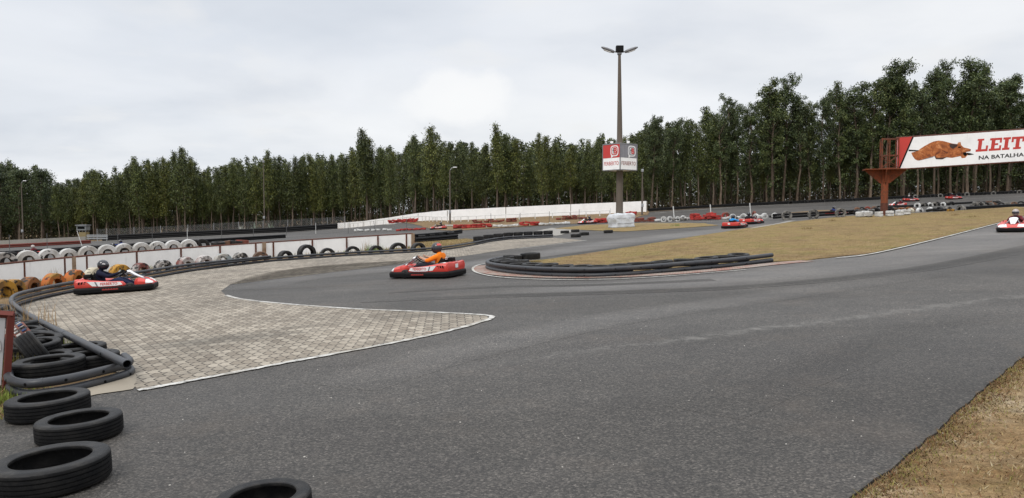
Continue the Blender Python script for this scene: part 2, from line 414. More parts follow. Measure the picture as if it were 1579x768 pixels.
PAINT = {
 'white': peeled('white_painted_rubber', (.58, .58, .565), (.40, .39, .37), th=.58),
 'whitec': peeled('chalky_white_rubber', (.50, .495, .48), (.32, .305, .28), th=.60),
 'red': peeled('red_painted_rubber', (.38, .035, .028), (.24, .025, .02), th=.58),
 'darkred': peeled('dark_red_painted_rubber', (.20, .045, .03), (.13, .05, .035), th=.58),
 'yellow': peeled('yellow_painted_rubber', (.42, .215, .028), (.17, .09, .03), th=.52),
 'orange': peeled('orange_painted_rubber', (.42, .11, .022), (.26, .15, .035), th=.53),
 'brown': peeled('brown_painted_rubber', (.17, .075, .028), (.25, .09, .025), th=.51),
 'cream': peeled('cream_painted_rubber', (.50, .46, .36), (.34, .30, .22), th=.60),
 'maroon': peeled('maroon_and_white_rubber', (.16, .05, .04), (.42, .40, .38), th=.54),
 'blackwhite': peeled('patchy_white_rubber', (.55, .54, .52), (.25, .23, .21), th=.47),
 'teal': peeled('grey_blue_rubber', (.18, .23, .25), (.35, .33, .30), th=.55),
 'rusty': peeled('dusty_brown_rubber', (.17, .085, .05), (.10, .06, .04), th=.56),
 'grey': peeled('dusty_grey_rubber', (.20, .185, .165), (.10, .095, .085), th=.52),
}
# ------------------------------------------------------------------ ground sheets
def patch(name, pts, off, mat, step=4.0, skirt=0.0, kind='structure', label=None, cat=None):
    bm = bmesh.new()
    vs = [bm.verts.new((p[0], p[1], 0)) for p in pts]
    f = bm.faces.new(vs); bmesh.ops.triangulate(bm, faces=[f])
    xs = [p[0] for p in pts]; ys = [p[1] for p in pts]
    for ax, lo, hi in ((0, min(xs), max(xs)), (1, min(ys), max(ys))):
        if ax == 0: cuts = [c for c in np.arange(-40, 40, step) if lo < c < hi]
        else: cuts = [c for c in np.arange(80, 116, step/2) if lo < c < hi]
        cuts += [c for c in (-220, -190, -160, -120, -80, 80, 120, 160, 190, 220) if ax == 0 and lo < c < hi]
        for c in cuts:
            co = (c, 0, 0) if ax == 0 else (0, c, 0); no = (1, 0, 0) if ax == 0 else (0, 1, 0)
            bmesh.ops.bisect_plane(bm, geom=bm.verts[:]+bm.edges[:]+bm.faces[:], plane_co=co, plane_no=no, dist=1e-5)
    for v in bm.verts: v.co.z = T(v.co.x, v.co.y)+off
    bmesh.ops.recalc_face_normals(bm, faces=bm.faces)
    if sum(f.normal.z for f in bm.faces) < 0: bmesh.ops.reverse_faces(bm, faces=bm.faces)
    if skirt:
        be = [e for e in bm.edges if e.is_boundary]
        r = bmesh.ops.extrude_edge_only(bm, edges=be)
        for g in r['geom']:
            if isinstance(g, bmesh.types.BMVert): g.co.z -= skirt
    me = D.meshes.new(name); bm.to_mesh(me); bm.free(); me.materials.append(mat)
    o = link(D.objects.new(name, me)); tag(o, label, cat, None, kind); return o
def rough_edge(pts, amp, step):
    """break a smooth outline into an uneven one"""
    out = []; n = len(pts)
    for i in range(n):
        a = Vector(pts[i][:2]).to_3d(); b = Vector(pts[(i+1) % n][:2]).to_3d(); L = (b-a).length
        k = max(1, int(L/step)); nn = Vector((-(b-a).y, (b-a).x, 0)).normalized() if L > 0 else Vector()
        for j in range(k):
            p = a.lerp(b, j/k); out.append(p + (nn*random.uniform(-amp, amp) if j else Vector()))
    return out
def rough_open(pts, amp, step):
    r = rough_edge(pts, amp, step); k = max(1, int((Vector(pts[0][:2])-Vector(pts[-1][:2])).length/step)); return r[:-(k-1)] if k > 1 else r
def strip(name, pts, w, off, mat, wob=.15, kind='structure'):
    pts = [Vector((p.x, p.y, 0)) for p in pts]; mb = MB(); L = []
    for i, p in enumerate(pts):
        t = (pts[min(i+1, len(pts)-1)]-pts[max(i-1, 0)]).normalized(); n = Vector((-t.y, t.x, 0))
        ww = w/2
        for s in (-1, 1):
            q = p+n*s*ww*(1+random.uniform(-wob, wob)); L.append((q.x, q.y, T(q.x, q.y)+off))
    mb.add(L, [(2*i, 2*i+1, 2*i+3, 2*i+2) for i in range(len(pts)-1)])
    o = mb.build(name, mat, None, False); me = o.data
    if me.polygons[0].normal.z < 0: me.flip_normals()
    return tag(o, kind=kind)
gp = [(-2500, -60), (2500, -60), (2500, 3000), (-2500, 3000)]
patch('ground', gp, 0.0, M['earth'], 4.0)
left_edge = [(-420, 720), (-120, 672), (0, 648), (60, 638), (135, 614), (196, 603), (200, 588), (150, 556), (100, 533), (55, 508)]
A = [G(*p) for p in left_edge]
BAR = [(197, 7.9), (140, 9.07), (90, 10.6), (50, 12.5), (27, 14.3), (18, 15.9), (28, 17.4), (60, 18.8), (100, 20.2), (160, 22.2), (240, 25.2), (300, 28), (417, 32.2), (534, 34.0), (640, 34.5), (690, 35.8), (732, 39.5), (754, 42.8), (786, 45.5), (853, 45.5)]
A += [P(px, Y) for px, Y in BAR[4:15]]
A += [P(640, 52), P(500, 60), P(300, 50), P(100, 44), P(-60, 40), P(-420, 38)]
A += [P(px, Y) for px, Y in [(-420, 120), (0, 121), (300, 128), (520, 128), (600, 114), (690, 93), (930, 90), (1000, 104), (1300, 115), (1579, 119), (2000, 121)]]
A += [G(2100, 460)]
A += [G(*p) for p in [(1650, 500), (1579, 552)]]
ve = rough_open([G(*p) for p in [(1579, 552), (1540, 584), (1500, 618), (1460, 654), (1420, 690), (1350, 742), (1310, 772), (1240, 830)]], .018, .16)
A += ve
A += [Vector((2.1, 2.2, 0)), Vector((1.5, -8, 0)), Vector((-16, -8, 0))]
patch('track', A, .02, M['asphalt'], 4.0, skirt=.06)
# paved apron inside the left bend
pav_line = [(213, 606), (300, 590), (450, 561), (600, 533), (700, 511), (757, 494)]
pav_in = [(757, 494), (748, 488.5), (650, 483), (540, 478), (440, 470.5), (375, 463.5), (348, 457), (341, 450), (355, 440), (385, 428), (425, 419), (490, 411), (560, 406), (640, 402), (700, 398), (786, 385), (900, 371)]
pv = [G(*p) for p in pav_line]+[G(*p) for p in pav_in[1:]]
pv += [P(853, 45), P(786, 45), P(754, 42.4), P(732, 39.1), P(690, 35.5), P(640, 34.2), P(534, 33.7), P(417, 31.9), P(300, 27.7), P(240, 24.9), P(160, 21.9), P(100, 19.9), P(60, 18.5), P(32, 17.1), P(24, 15.9), P(33, 14.4), P(55, 12.7), P(95, 10.8), P(143, 9.3), P(196, 8.4)]
patch('paved_apron', pv, .026, M['pavers'], 4.0)
strip('track_line', catmull([G(*p) for p in pav_line], 14), .10, .032, M['line'], .3)
strip('track_line', catmull([G(*p) for p in pav_in[:7]], 8), .09, .032, M['line'])
strip('track_line', catmull([G(*p) for p in [(905, 371), (870, 376), (800, 384)]], 8), .12, .032, M['line'])
# older, darker asphalt below the seam, and lanes polished by the karts
def lane(pts, wear, off=.0245):
    """pts: (px, py, half width in m); wear fades to nothing at both sides and both ends"""
    c = catmull([Vector((G(x, y).x, G(x, y).y, w)) for x, y, w in pts], 8); n = len(c); V = []; A_ = []
    prof = [(-1, 0), (-.72, .5), (-.4, .95), (0, 1), (.4, .95), (.72, .5), (1, 0)]
    for i, p in enumerate(c):
        t = c[min(i+1, n-1)]-c[max(i-1, 0)]; nn = Vector((-t.y, t.x, 0)).normalized(); e = min(1, i/8, (n-1-i)/8)
        for u, w in prof:
            q = p+nn*(u*p.z); V.append((q.x, q.y, T(q.x, q.y)+off)); A_.append(w*e*wear)
    k = len(prof); mb = MB(); mb.add(V, [(i*k+j, i*k+j+1, (i+1)*k+j+1, (i+1)*k+j) for i in range(n-1) for j in range(k-1)])
    o = mb.build('worn_lane', M['asphalt'], None, True, 180); a = o.data.attributes.new('wear', 'FLOAT', 'POINT'); a.data.foreach_set('value', A_)
    if o.data.polygons[0].normal.z < 0: o.data.flip_normals()
    tag(o, kind='structure')
lane([(760, 452, .8), (900, 445, 1.1), (1050, 437, 1.3), (1200, 423, 1.7), (1330, 406, 2.1), (1450, 384, 2.5), (1560, 358, 2.8), (1640, 340, 3)], .62, .0225)
lane([(640, 424, .8), (760, 404, 1.2), (860, 389, 1.6), (960, 374, 1.9), (1060, 362, 2.1), (1150, 351, 2.2), (1230, 342, 2.2)], .62, .0225)
lane([(380, 448, .7), (450, 432, 1.0), (540, 422, 1.2), (600, 417, 1.2), (640, 414, 1.0)], .35, .0225)
lane([(560, 466, .25), (760, 458, .3), (960, 452, .3), (1160, 443, .3), (1360, 424, .35), (1500, 402, .4), (1640, 372, .5)], -.36, .0245)
lane([(600, 452, .2), (760, 444, .22), (920, 441, .22), (1100, 433, .25)], -.34, .0245)
lane([(700, 424, .2), (800, 404, .3), (920, 388, .4), (1060, 369, .5)], -.28, .0245)
lane([(520, 600, .5), (700, 545, .6), (950, 492, .6), (1200, 456, .6), (1420, 424, .6)], .30, .0212)
lane([(1080, 640, .35), (1250, 570, .4), (1400, 515, .4), (1579, 470, .45)], -.14, .0212)
# concrete wedge by the pipe end
patch('concrete_pad', rough_edge([G(*p) for p in [(205, 604), (212, 590), (206, 575), (120, 604), (108, 622), (150, 612)]], .01, .1), .029, M['concrete'], 4)
# infield
inf = [G(*p) for p in [(1245, 403), (1350, 391), (1450, 367.5), (1540, 344), (1590, 331)]]
inf_far = [P(1600, 62), P(1565, 70), P(1440, 64), P(1304, 64), P(1234, 56), P(1180, 50)] + [G(*p) for p in [(1120, 358), (1050, 369), (980, 381), (900, 393.5), (840, 402), (800, 405), (772, 408), (758, 414), (790, 422), (850, 424), (1000, 421), (1100, 414), (1190, 405)]]
patch('infield', rough_edge(inf+inf_far, .05, .6), .045, M['grass'], 4, skirt=.04)
strip('track_line', catmull([G(*p) for p in [(1290, 400), (1350, 392.5), (1450, 369), (1540, 345.5), (1590, 333)]], 10), .10, .05, M['line'])
kr = [(1245, 404), (1190, 409), (1100, 418.5), (1000, 426), (900, 429), (830, 428), (770, 424), (742, 417), (744, 411)]
strip('kerb', catmull([G(*p) for p in kr], 8), .55, .036, M['kerb'], .05)
strip('track_line', catmull([G(*p) for p in [(1150, 418), (1000, 430), (900, 433.5), (820, 432.5), (760, 428), (731, 420), (733, 412), (752, 407)]], 8), .07, .040, M['line'])
# small island round the lamp, far dirt patches
patch('infield', rough_edge([G(*p) for p in [(855, 353), (905, 347.5), (1000, 344), (1085, 345), (1108, 348.5), (1050, 352.5), (960, 358), (890, 355)]], .1, 1.0), .045, M['grass'])
patch('dirt_verge', rough_edge([P(*p) for p in [(700, 76), (760, 82), (860, 84), (930, 86), (1000, 98), (1000, 106), (930, 104), (690, 104), (640, 108), (600, 118), (650, 96)]], .15, 1.5), .05, M['earth'])
patch('dirt_verge', rough_edge([P(*p) for p in [(1200, 82), (1330, 80), (1420, 76), (1420, 80), (1340, 88), (1260, 92), (1190, 88)]], .15, 1.5), .05, M['earth'])
patch('dirt_verge', rough_edge([P(*p) for p in [(640, 41), (700, 41), (737, 46), (720, 50), (640, 47)]], .08, .6), .05, M['grass'])
patch('dirt_verge', rough_edge([P(*p) for p in [(640, 35), (690, 36.3), (735, 41), (690, 40.5), (640, 41)]], .05, .6), .05, M['grass'])
patch('pale_apron', rough_edge([G(*p) for p in [(780, 366), (850, 352), (900, 354), (860, 364)]], .1, 1.0), .035, M['pale_concrete'])
strip('concrete_strip', [P(*p) for p in [(-80, 112), (0, 113), (150, 116), (300, 120), (430, 122), (520, 118), (600, 106), (680, 96), (760, 88)]], 1.6, .05, M['pale_concrete'], .05)
strip('concrete_strip', [P(*p) for p in [(930, 72), (1000, 68), (1100, 66), (1200, 66)]], .7, .05, M['pale_concrete'], .1)
strip('track_line', [P(*p) for p in [(1010, 100), (1150, 106), (1300, 110), (1579, 113)]], .25, .06, M['line'], .1)
patch('dirt_verge', rough_edge([G(*p) for p in [(1228, 341.3), (1180, 350), (1155, 354), (1165, 351), (1190, 347), (1218, 341.3)]], .03, .6), .05, M['pale_concrete'])
# grass blades and stalks: short dry stubble as real geometry
def blades(name, region, n, hmin, hmax, mats, lean=.8, label=None, dens=None, off=.0):
    """region(n) -> (n,2) positions"""
    xy = region(n); n = len(xy)
    z = np.array([T(x, y) for x, y in xy])+off
    h = rng.uniform(hmin, hmax, n); a = rng.uniform(0, 2*np.pi, n); b = a+rng.uniform(-.6, .6, n)+np.pi/2
    ln = h*lean*rng.uniform(.3, 1.4, n); w = h*rng.uniform(.05, .1, n)+.0015
    base = np.stack([xy[:, 0], xy[:, 1], z], 1)
    side = np.stack([np.cos(b)*w, np.sin(b)*w, np.zeros(n)], 1)
    tip = base+np.stack([np.cos(a)*ln, np.sin(a)*ln, h], 1)
    V = np.stack([base-side, base+side, tip], 1).reshape(-1, 3)
    me = D.meshes.new(name); me.vertices.add(3*n); me.vertices.foreach_set('co', V.ravel().astype(np.float32))
    me.loops.add(3*n); me.loops.foreach_set('vertex_index', np.arange(3*n, dtype=np.int32))
    me.polygons.add(n); me.polygons.foreach_set('loop_start', np.arange(0, 3*n, 3, dtype=np.int32))
    for m in mats: me.materials.append(m)
    me.polygons.foreach_set('material_index', rng.integers(0, len(mats), n).astype(np.int32))
    me.update(calc_edges=True); me.validate()
    return link(D.objects.new(name, me))
def inside(poly, xy):
    x, y = xy[:, 0], xy[:, 1]; c = np.zeros(len(x), bool); n = len(poly); j = n-1
    for i in range(n):
        xi, yi, xj, yj = poly[i][0], poly[i][1], poly[j][0], poly[j][1]
        if yi != yj: c ^= ((yi > y) != (yj > y)) & (x < (xj-xi)*(y-yi)/(yj-yi)+xi)
        j = i
    return c
def sampler(poly, near=True, clump=1.0):
    xs = [p[0] for p in poly]; ys = [p[1] for p in poly]
    def f(n):
        m = n*6
        if near:  # denser where it is close to the viewer
            u = rng.uniform(0, 1, m); y0, y1 = max(min(ys), 2.0), max(ys); y = y0*(y1/y0)**u
        else: y = rng.uniform(min(ys), max(ys), m)
        x = rng.uniform(min(xs), max(xs), m); xy = np.stack([x, y], 1)
        xy = xy[inside(poly, xy)]
        w = .5+.5*np.sin(xy[:, 0]*2.1+np.sin(xy[:, 1]*1.3)*2)*np.sin(xy[:, 1]*1.7+np.cos(xy[:, 0]*.9)*2)
        xy = xy[rng.uniform(0, 1, len(xy)) < (1-clump)+clump*w]
        return xy[:n]
    return f
def straw(name, c):
    k = NT(name); r = k.n('ShaderNodeNewGeometry').outputs['Random Per Island']
    return k.set(k.mix(tuple(x*.6 for x in c), tuple(x*1.3 for x in c), r), .8, .2)
S = [straw('dry_straw', (.23, .17, .075)), straw('brown_straw', (.15, .095, .04)), straw('yellow_green_grass', (.155, .135, .035)), straw('pale_straw', (.30, .245, .15)), straw('red_brown_needles', (.13, .06, .025))]
ip = [(p.x, p.y) for p in inf+inf_far]
tag(blades('dry_grass', sampler(ip, True, .45), 60000, .010, .034, [S[0], S[1], S[1], S[2]], .9, off=.045), kind='stuff')
vp = [G(*p) for p in [(1579, 556), (1500, 622), (1420, 694), (1350, 746), (1312, 775), (1240, 835)]]+[Vector((2.4, 2.3, 0)), Vector((9, 2.0, 0)), Vector((12, 9, 0)), G(1700, 560), G(1650, 506)]
def vsamp(n):
    m = n*12; xy = np.stack([rng.uniform(2, 11, m), rng.uniform(2.4, 9.5, m)], 1); xy = xy[inside([(p.x, p.y) for p in vp], xy)]
    w = .5+.5*np.sin(xy[:, 0]*2.6+np.sin(xy[:, 1]*2.3)*2)*np.sin(xy[:, 1]*2.9+np.cos(xy[:, 0]*1.9)*2)
    return xy[rng.uniform(0, 1, len(xy)) < .25+.75*w][:n]
patch('verge', [(p.x+.02, p.y-.02) for p in vp[:6]+[Vector((2.2, -8, 0)), Vector((48, -8, 0)), G(2100, 468), G(1650, 506)]], .012, M['verge'], 4)
tag(blades('dry_grass', vsamp, 60000, .007, .026, [S[1], S[0], S[4], S[3], S[2]], 1.9, off=.012), kind='stuff')
# straw thickest along the asphalt edge
def edgesamp(n):
    pts = ve; out = []
    for _ in range(n):
        i = random.randrange(len(pts)-1); p = pts[i].lerp(pts[i+1], random.random())
        d = abs(random.gauss(0, .10)); out.append((p.x+d*.75+.01, p.y-d*.6-.01))
    return np.array(out)
tag(blades('dry_grass', edgesamp, 4500, .008, .030, [S[1], S[2], S[4]], 1.6, off=.012), kind='stuff')
# loose grit on the asphalt
def grit(name, n, region, smin, smax, mat):
    mb = MB()
    for x, y in region(n):
        s = random.uniform(smin, smax); z = T(x, y)+.021
        a = random.uniform(0, 6.28); vs = []
        for k in range(5):
            r = s*random.uniform(.6, 1.1); vs.append((x+r*math.cos(a+k*1.257), y+r*math.sin(a+k*1.257), z))
        vs.append((x, y, z+s*random.uniform(.5, .9)))
        mb.add(vs, [(k, (k+1) % 5, 5) for k in range(5)])
    return tag(mb.build(name, mat, None, False, fixn=False), kind='stuff')
near_asph = [(p.x, p.y) for p in [G(0, 680), G(215, 612), G(600, 540), G(757, 500), G(900, 440), G(1200, 420), G(1570, 440), G(1560, 545), G(1420, 675), G(1300, 765), G(400, 790), G(100, 790)]]
grit('gravel', 110, sampler(near_asph, True, 0.0), .004, .011, worn('pale_grit', (.36, .34, .31), .8))
vpp = [(p.x, p.y) for p in vp]
grit('gravel', 240, lambda n: vsamp(n), .004, .013, worn('verge_stones', (.36, .31, .25), .8))
# ------------------------------------------------------------------ tyres
def tyre_mesh(mats, R=.32, W=.2, seg=56, fine=True, chunky=False, rim=.60):
    r = R*rim; h = W/2; mb = MB()
    out = [(r*1.0, -h*.78), (r*1.01, -h*.92), (r*1.05, -h*.97), (r*1.10, -h*.93), ((r*1.1+R)/2, -h*1.0), (R*.93, -h*.99), (R*.97, -h*.92), (R*.992, -h*.78)]
    if fine:
        tr = []; gz = [-.52, -.18, .18, .52]
        for g in gz:
            rr = R*(1-.006*abs(g)/.5)
            tr += [(rr, h*(g-.06)), (rr-.009, h*(g-.045)), (rr-.009, h*(g+.045)), (rr, h*(g+.06))]
    else: tr = [(R, -h*.4), (R, h*.4)]
    up = [(a, -b) for a, b in reversed(out)]
    inn = [(r*1.02, h*.68), (R*.80, h*.82), (R*.93, h*.66), (R*.94, 0), (R*.93, -h*.66), (R*.80, -h*.82), (r*1.02, -h*.68)]
    prof = out+tr+up+inn
    if not fine: prof = [out[0], out[2], out[5], out[7], (R, -h*.3), (R, h*.3), up[0], up[2], up[5], up[7], (R*.85, h*.75), (R*.93, 0), (R*.85, -h*.75)]
    prof = [(a, b+h) for a, b in prof]
    k = len(prof); mb.lathe(prof, seg)
    if fine and len(mats) == 2:
        lo, hi = 7, 8+len(tr)
        mb.m = [1 if (i % k) in range(lo, hi) else 0 for i in range(len(mb.f))]
    if chunky:
        for j in range(34):
            a = 2*math.pi*j/34
            for s in (-1, 0, 1):
                rot = Matrix.Rotation(a+(.09 if s == 0 else 0), 3, 'Z')
                mb.mi = 2 if (s == 1 and j % 2) else 1
                mb.box(rot @ Vector((R+.004, 0, h+s*W*.3)), (.022, .030, W*.20), rot, .004)
    return mb.mesh('tyre', mats, True, True, 35)
TM = {}
TM['near'] = tyre_mesh([M['rubber'], M['tread']], seg=80, rim=.68)
TM['black'] = tyre_mesh([M['rubber']], seg=24, fine=False, rim=.62)
for k_, m_ in PAINT.items(): TM[k_] = tyre_mesh([m_], seg=30, fine=False, rim=.50)
NT_ = 0; ALLT = []
def tyre(kind, loc, dia, label, group=None, lie=True, axis=0.0, tilt=0.0, sink=0.0, lift=0.0, wide=1.0):
    """lie: flat on the ground; else standing with its axle along `axis`, sunk by `sink` of its diameter"""
    global NT_; NT_ += 1
    o = D.objects.new('tyre', TM[kind]); COL.objects.link(o); s = dia/.64
    tag(o, label, 'tyre', group)
    loc = Vector(loc); ALLT.append((dia*(1 if lie else 1.6)/loc.length, o))
    if lie:
        orient(o, loc+Vector((0, 0, lift+.03)), random.uniform(0, 6.28), (s, s, s*wide), Euler((tilt, 0, 0)).to_matrix() if tilt else None)
        if tilt: o.location.z += abs(math.sin(tilt))*dia*.42
    else:
        m = Matrix.Rotation(axis, 3, 'Z') @ Matrix.Rotation(math.pi/2+tilt, 3, 'Y')
        c = Vector((0, 0, .1*s*wide)); o.rotation_euler = m.to_euler(); o.scale = (s, s, s*wide)
        o.location = loc+Vector((0, 0, dia/2-sink*dia+lift))-m @ c
    return o
def row_axis(px, Y): return math.atan2(-Y, -(px-CX)/FPX*Y)
# the loose row in the foreground
tyre('near', P(82, 4.87), .71, 'biggest black tyre lying on the asphalt at the lower left of the row', wide=.80)
tyre('near', P(124, 5.97), .64, 'black tyre lying flat on the asphalt, middle one of the foreground row', wide=.80)
tyre('near', P(76, 6.75), .69, 'black tyre lying flat just in front of the grey pipe end', wide=.80)
tyre('near', P(408, 4.06), .53, 'black tyre cut by the bottom edge of the photo, alone on the asphalt', wide=.97)
tyre('near', P(78, 8.42), .74, 'black tyre lying inside the curved grey pipe end')
tyre('near', P(122, 9.5), .66, 'black tyre lying flat behind the pipe end, nearer the green weeds')
tyre('near', P(141, 8.85), .64, 'black tyre lying flat under the open pipe mouth')
tyre('near', P(56, 9.15), .62, 'black tyre tipped up on its tread beside the rusty sign', None, False, row_axis(52, 9)+R_(98), R_(-30), .20, 0, 1.2)
TM['chunky'] = tyre_mesh([PAINT['darkred'], PAINT['whitec'], peeled('blue_painted_rubber', (.03, .06, .16), th=.6)], seg=40, fine=False, chunky=True)
tyre('chunky', P(42, 9.9), .64, 'tyre with chunky red and white blocks leaning beside the rusty sign', None, False, row_axis(38, 9)+R_(96), R_(-30), .20, 0, 1.4)
# heap of tyres behind the near pipe, two deep
pathL = catmull([P(px, Y) for px, Y in BAR[:8]], 10)
s_acc = 0; last = pathL[0]; cnt = 0
for i in range(1, len(pathL)):
    s_acc += (pathL[i]-pathL[i-1]).length
    if s_acc > .40 and cnt < 32 and i > 7:
        s_acc = 0
        t = (pathL[min(i+1, len(pathL)-1)]-pathL[i-1]).normalized(); n = Vector((-t.y, t.x, 0))
        if n.dot(Vector((-1, 0.2, 0))) < 0 and pathL[i].y < 15: n = -n
        if pathL[i].y >= 15 and n.dot(Vector((-1, .6, 0))) < 0: n = -n
        q = pathL[i]+n*.45; q.z = T(q.x, q.y)
        for lv in range(1 if pathL[i].y < 9.6 else 2):
            qq = q+Vector((random.uniform(-.06, .06), random.uniform(-.06, .06), 0))
            tyre('near' if pathL[i].y < 12 else 'black', qq, random.uniform(.58, .66), 'black tyre in the tilted heap behind the near bend of the grey pipes', 'tyres heaped behind the near pipe bend', True, 0, R_(random.uniform(2, 6))*random.choice((-1, 1)), 0, lv*.13-.03)
            cnt += 1
# painted half-sunk tyres in front of the white board wall
cols = [(3, 'yellow', 'yellow'), (21, 'yellow', 'mustard and black'), (46, 'brown', 'rusty brown'), (83, 'orange', 'bright orange and yellow'), (116, 'orange', 'orange and olive'), (146, 'cream', 'cream'), (185, 'yellow', 'mustard yellow'), (217, 'maroon', 'maroon and white striped'), (252, 'blackwhite', 'black and white flaking'), (286, 'maroon', 'dark maroon'), (315, 'maroon', 'maroon and white mottled'), (344, 'teal', 'grey blue'), (371, 'blackwhite', 'patchy white on black'), (402, 'rusty', 'dull brown'), (440, 'black', 'black'), (473, 'black', 'black'), (505, 'black', 'black'), (544, 'black', 'black'), (580, 'black', 'black'), (614, 'black', 'black'), (645, 'black', 'black')]
WALLD = [(-120, 20.5), (0, 24), (135, 28.4), (307, 33.5), (637, 41)]
blk = 0
for px, c, nm in cols:
    Yb = interp(BAR[6:16], px) if px > 28 else 17.2+(px-28)*.02
    Y = Yb*.55+interp(WALLD, px)*.45
    if px > 400: Y = Yb+1.2
    if c == 'black':
        lab = f'{ORD[blk]} black half-sunk tyre from the left along the foot of the white board wall'; blk += 1
    else: lab = f'{nm} half-sunk tyre between the grey pipes and the white board wall'
    if px == 3: lab = 'yellow half-sunk tyre cut by the left edge of the photo'
    big = .84 if px in (473, 614) else random.uniform(.68, .76)
    tyre(c, P(px, Y), big, lab, 'painted tyres along the board wall', False, row_axis(px, Y)+random.uniform(-.25, .25)+(.75 if px < 330 else .35), 0, (.34 if px < 430 else .42) if px != 473 else .24, 0, 1.35)
# ------------------------------------------------------------------ board wall and earth bank
wpts = [P(px, Y) for px, Y in [(-120, 20.5), (-60, 22), (0, 24), (135, 28.4), (220, 31), (307, 33.5), (470, 37.5), (637, 41)]]
WH = .74
wall = empty('board_wall', 'low white board wall with rusty posts along the left bend', 'wall', wpts[3])
def off_pts(pts, d):
    out = []
    for i, p in enumerate(pts):
        t = (pts[min(i+1, len(pts)-1)]-pts[max(i-1, 0)]).normalized(); n = Vector((-t.y, t.x, 0)); out.append(p+n*d)
    return out
fine_w = catmull(wpts, 6); bk = off_pts(fine_w, .05)
mb = MB(); b0 = wpts[3]
secs = [[p-b0+Vector((0, 0, -.05)), p-b0+Vector((0, 0, WH)), q-b0+Vector((0, 0, WH)), q-b0+Vector((0, 0, -.05))] for p, q in zip(fine_w, bk)]
mb.loft(secs); mb.build('board_panel', M['whitewash'], wall, False)
mb = MB(); mb.tube([p-b0+Vector((0, 0, WH+.02)) for p in off_pts(fine_w, .02)], .035, 6); mb.build('top_rail', M['dark_rust'], wall, False)
def on_wall(px):
    for a, b in zip(fine_w, fine_w[1:]):
        pa = CX+FPX*a.x/(a.y*math.cos(PITCH)-(a.z-CAMZ)*math.sin(PITCH)); pb = CX+FPX*b.x/(b.y*math.cos(PITCH)-(b.z-CAMZ)*math.sin(PITCH))
        if pa <= px <= pb: return a.lerp(b, (px-pa)/(pb-pa))
    return fine_w[-1]
for px in (39, 101, 135, 212, 280, 340, 395, 422, 482, 535, 583, 627):
    p = on_wall(px)-b0; mb = MB(); mb.box(p+Vector((.0, -.03, WH/2)), (.07, .05, WH-.01), Matrix.Rotation(.6, 3, 'Z')); mb.build('post', M['dark_rust'], wall, False)
for px in (115, 408, 637):
    p = on_wall(px)-b0; mb = MB(); mb.box(p+Vector((.0, -.05, WH/2)), (.17, .10, WH+.06), Matrix.Rotation(.6, 3, 'Z')); mb.build('wide_post', mat_rust('post_rust_%d' % px, (.30, .22, .15), (.14, .06, .03), .47), wall, False)
# earth held up behind the wall
prof = [(.07, WH-.06), (.8, WH-.02), (1.7, WH-.1), (3.6, -.1)]
mb = MB(); secs = []
for i, p in enumerate(fine_w):
    t = (fine_w[min(i+1, len(fine_w)-1)]-fine_w[max(i-1, 0)]).normalized(); n = Vector((-t.y, t.x, 0))
    secs.append([p+n*d+Vector((0, 0, z+random.uniform(-.02, .02))) for d, z in prof]+[p+n*.07+Vector((0, 0, -.1))])
mb.loft(secs); tag(mb.build('earth_bank', M['dirt_bank'], None, True, 60), kind='structure')
wx = [17, 52, 85, 115, 146, 175, 201, 228, 253, 277, 301]
for i, px in enumerate(wx):
    p = on_wall(px); n = Vector((-.75, .66, 0)); q = p+n*.62
    d = .74 if i != 3 else .66
    tyre('whitec' if i else 'blackwhite', q+Vector((0, 0, WH-.05)), d, f'{ORD[i]} white tyre from the left half-sunk in the bank behind the white board wall', 'white half-sunk tyres on the bank', False, row_axis(px, p.y)+.25, 0, .43, 0, 1.25)
for i, px in enumerate([34, 68, 100, 130, 160, 188, 214, 240, 265, 290, 318, 330]):
    p = on_wall(px); q = p+Vector((-.75, .66, 0))*1.15
    tyre('black', q+Vector((0, 0, WH-.16)), random.uniform(.66, .74), 'black tyre standing behind the gaps of the white half-sunk tyres', 'black tyres behind the white ones on the bank', False, row_axis(px, p.y)+.25, 0, .3)
for i, px in enumerate([345, 358, 372, 385]):
    p = on_wall(px); q = p+Vector((-.7, .7, 0))*(.6+.2*(i % 2))
    tyre(['black', 'rusty', 'black', 'darkred'][i], q+Vector((0, 0, WH-.08)), .62, ['black tyre lying on the bank just right of the white half-sunk tyres', 'dusty brown tyre lying on the bank behind the white wall', 'flat black tyre on the bank above the wide rusty wall post', 'dark red tyre lying at the right end of the bank'][i], None, True, 0, .1)
# ------------------------------------------------------------------ pipe barriers
def pipes(name, label, runs, r, holes=()):
    """runs: list of (points on the ground, height or list of heights)"""
    base = runs[0][0][len(runs[0][0])//2].copy()
    root = empty(name, label, 'barrier', base)
    for pts, h in runs:
        hs = h if hasattr(h, '__len__') else [h]*len(pts)
        c = catmull([p+Vector((0, 0, z)) for p, z in zip(pts, hs)], 8)
        mb = MB(); mb.tube([p-base for p in c], r, 14, True, .86)
        # sleeve joints
        for k in range(14, len(c)-4, 23):
            mb.tube([c[k]-base, c[k].lerp(c[k+1], .5)-base], r*1.06, 14)
        po = mb.build('pipe', M['pipe'], root, True, 50)
        if holes:
            for k in range(5, len(c)-2, holes[0]):
                mb = MB()
                t = (c[k+1]-c[k-1]).normalized(); n = Vector((t.y, -t.x, 0)).normalized()
                if n.dot(Vector((-c[k].x, -c[k].y, 0))) < 0: n = -n
                p = c[k]-base+n*(r-.004); mb.tube([p, p+n*.006], .016, 8)
                mb.build('bolt_hole', M['dark_hole'], po, False)
    return root
bl = [P(px, Y) for px, Y in BAR]
pipes('pipe_barrier', 'long grey plastic pipe barrier sweeping round the left bend below the white wall', [(bl[:13], [.25, .28, .29]+[.29]*7+[.29, .28, .25]), ([p for p in bl[2:]], .17), ([p for p in bl[2:]], .055)], .047, (7,))
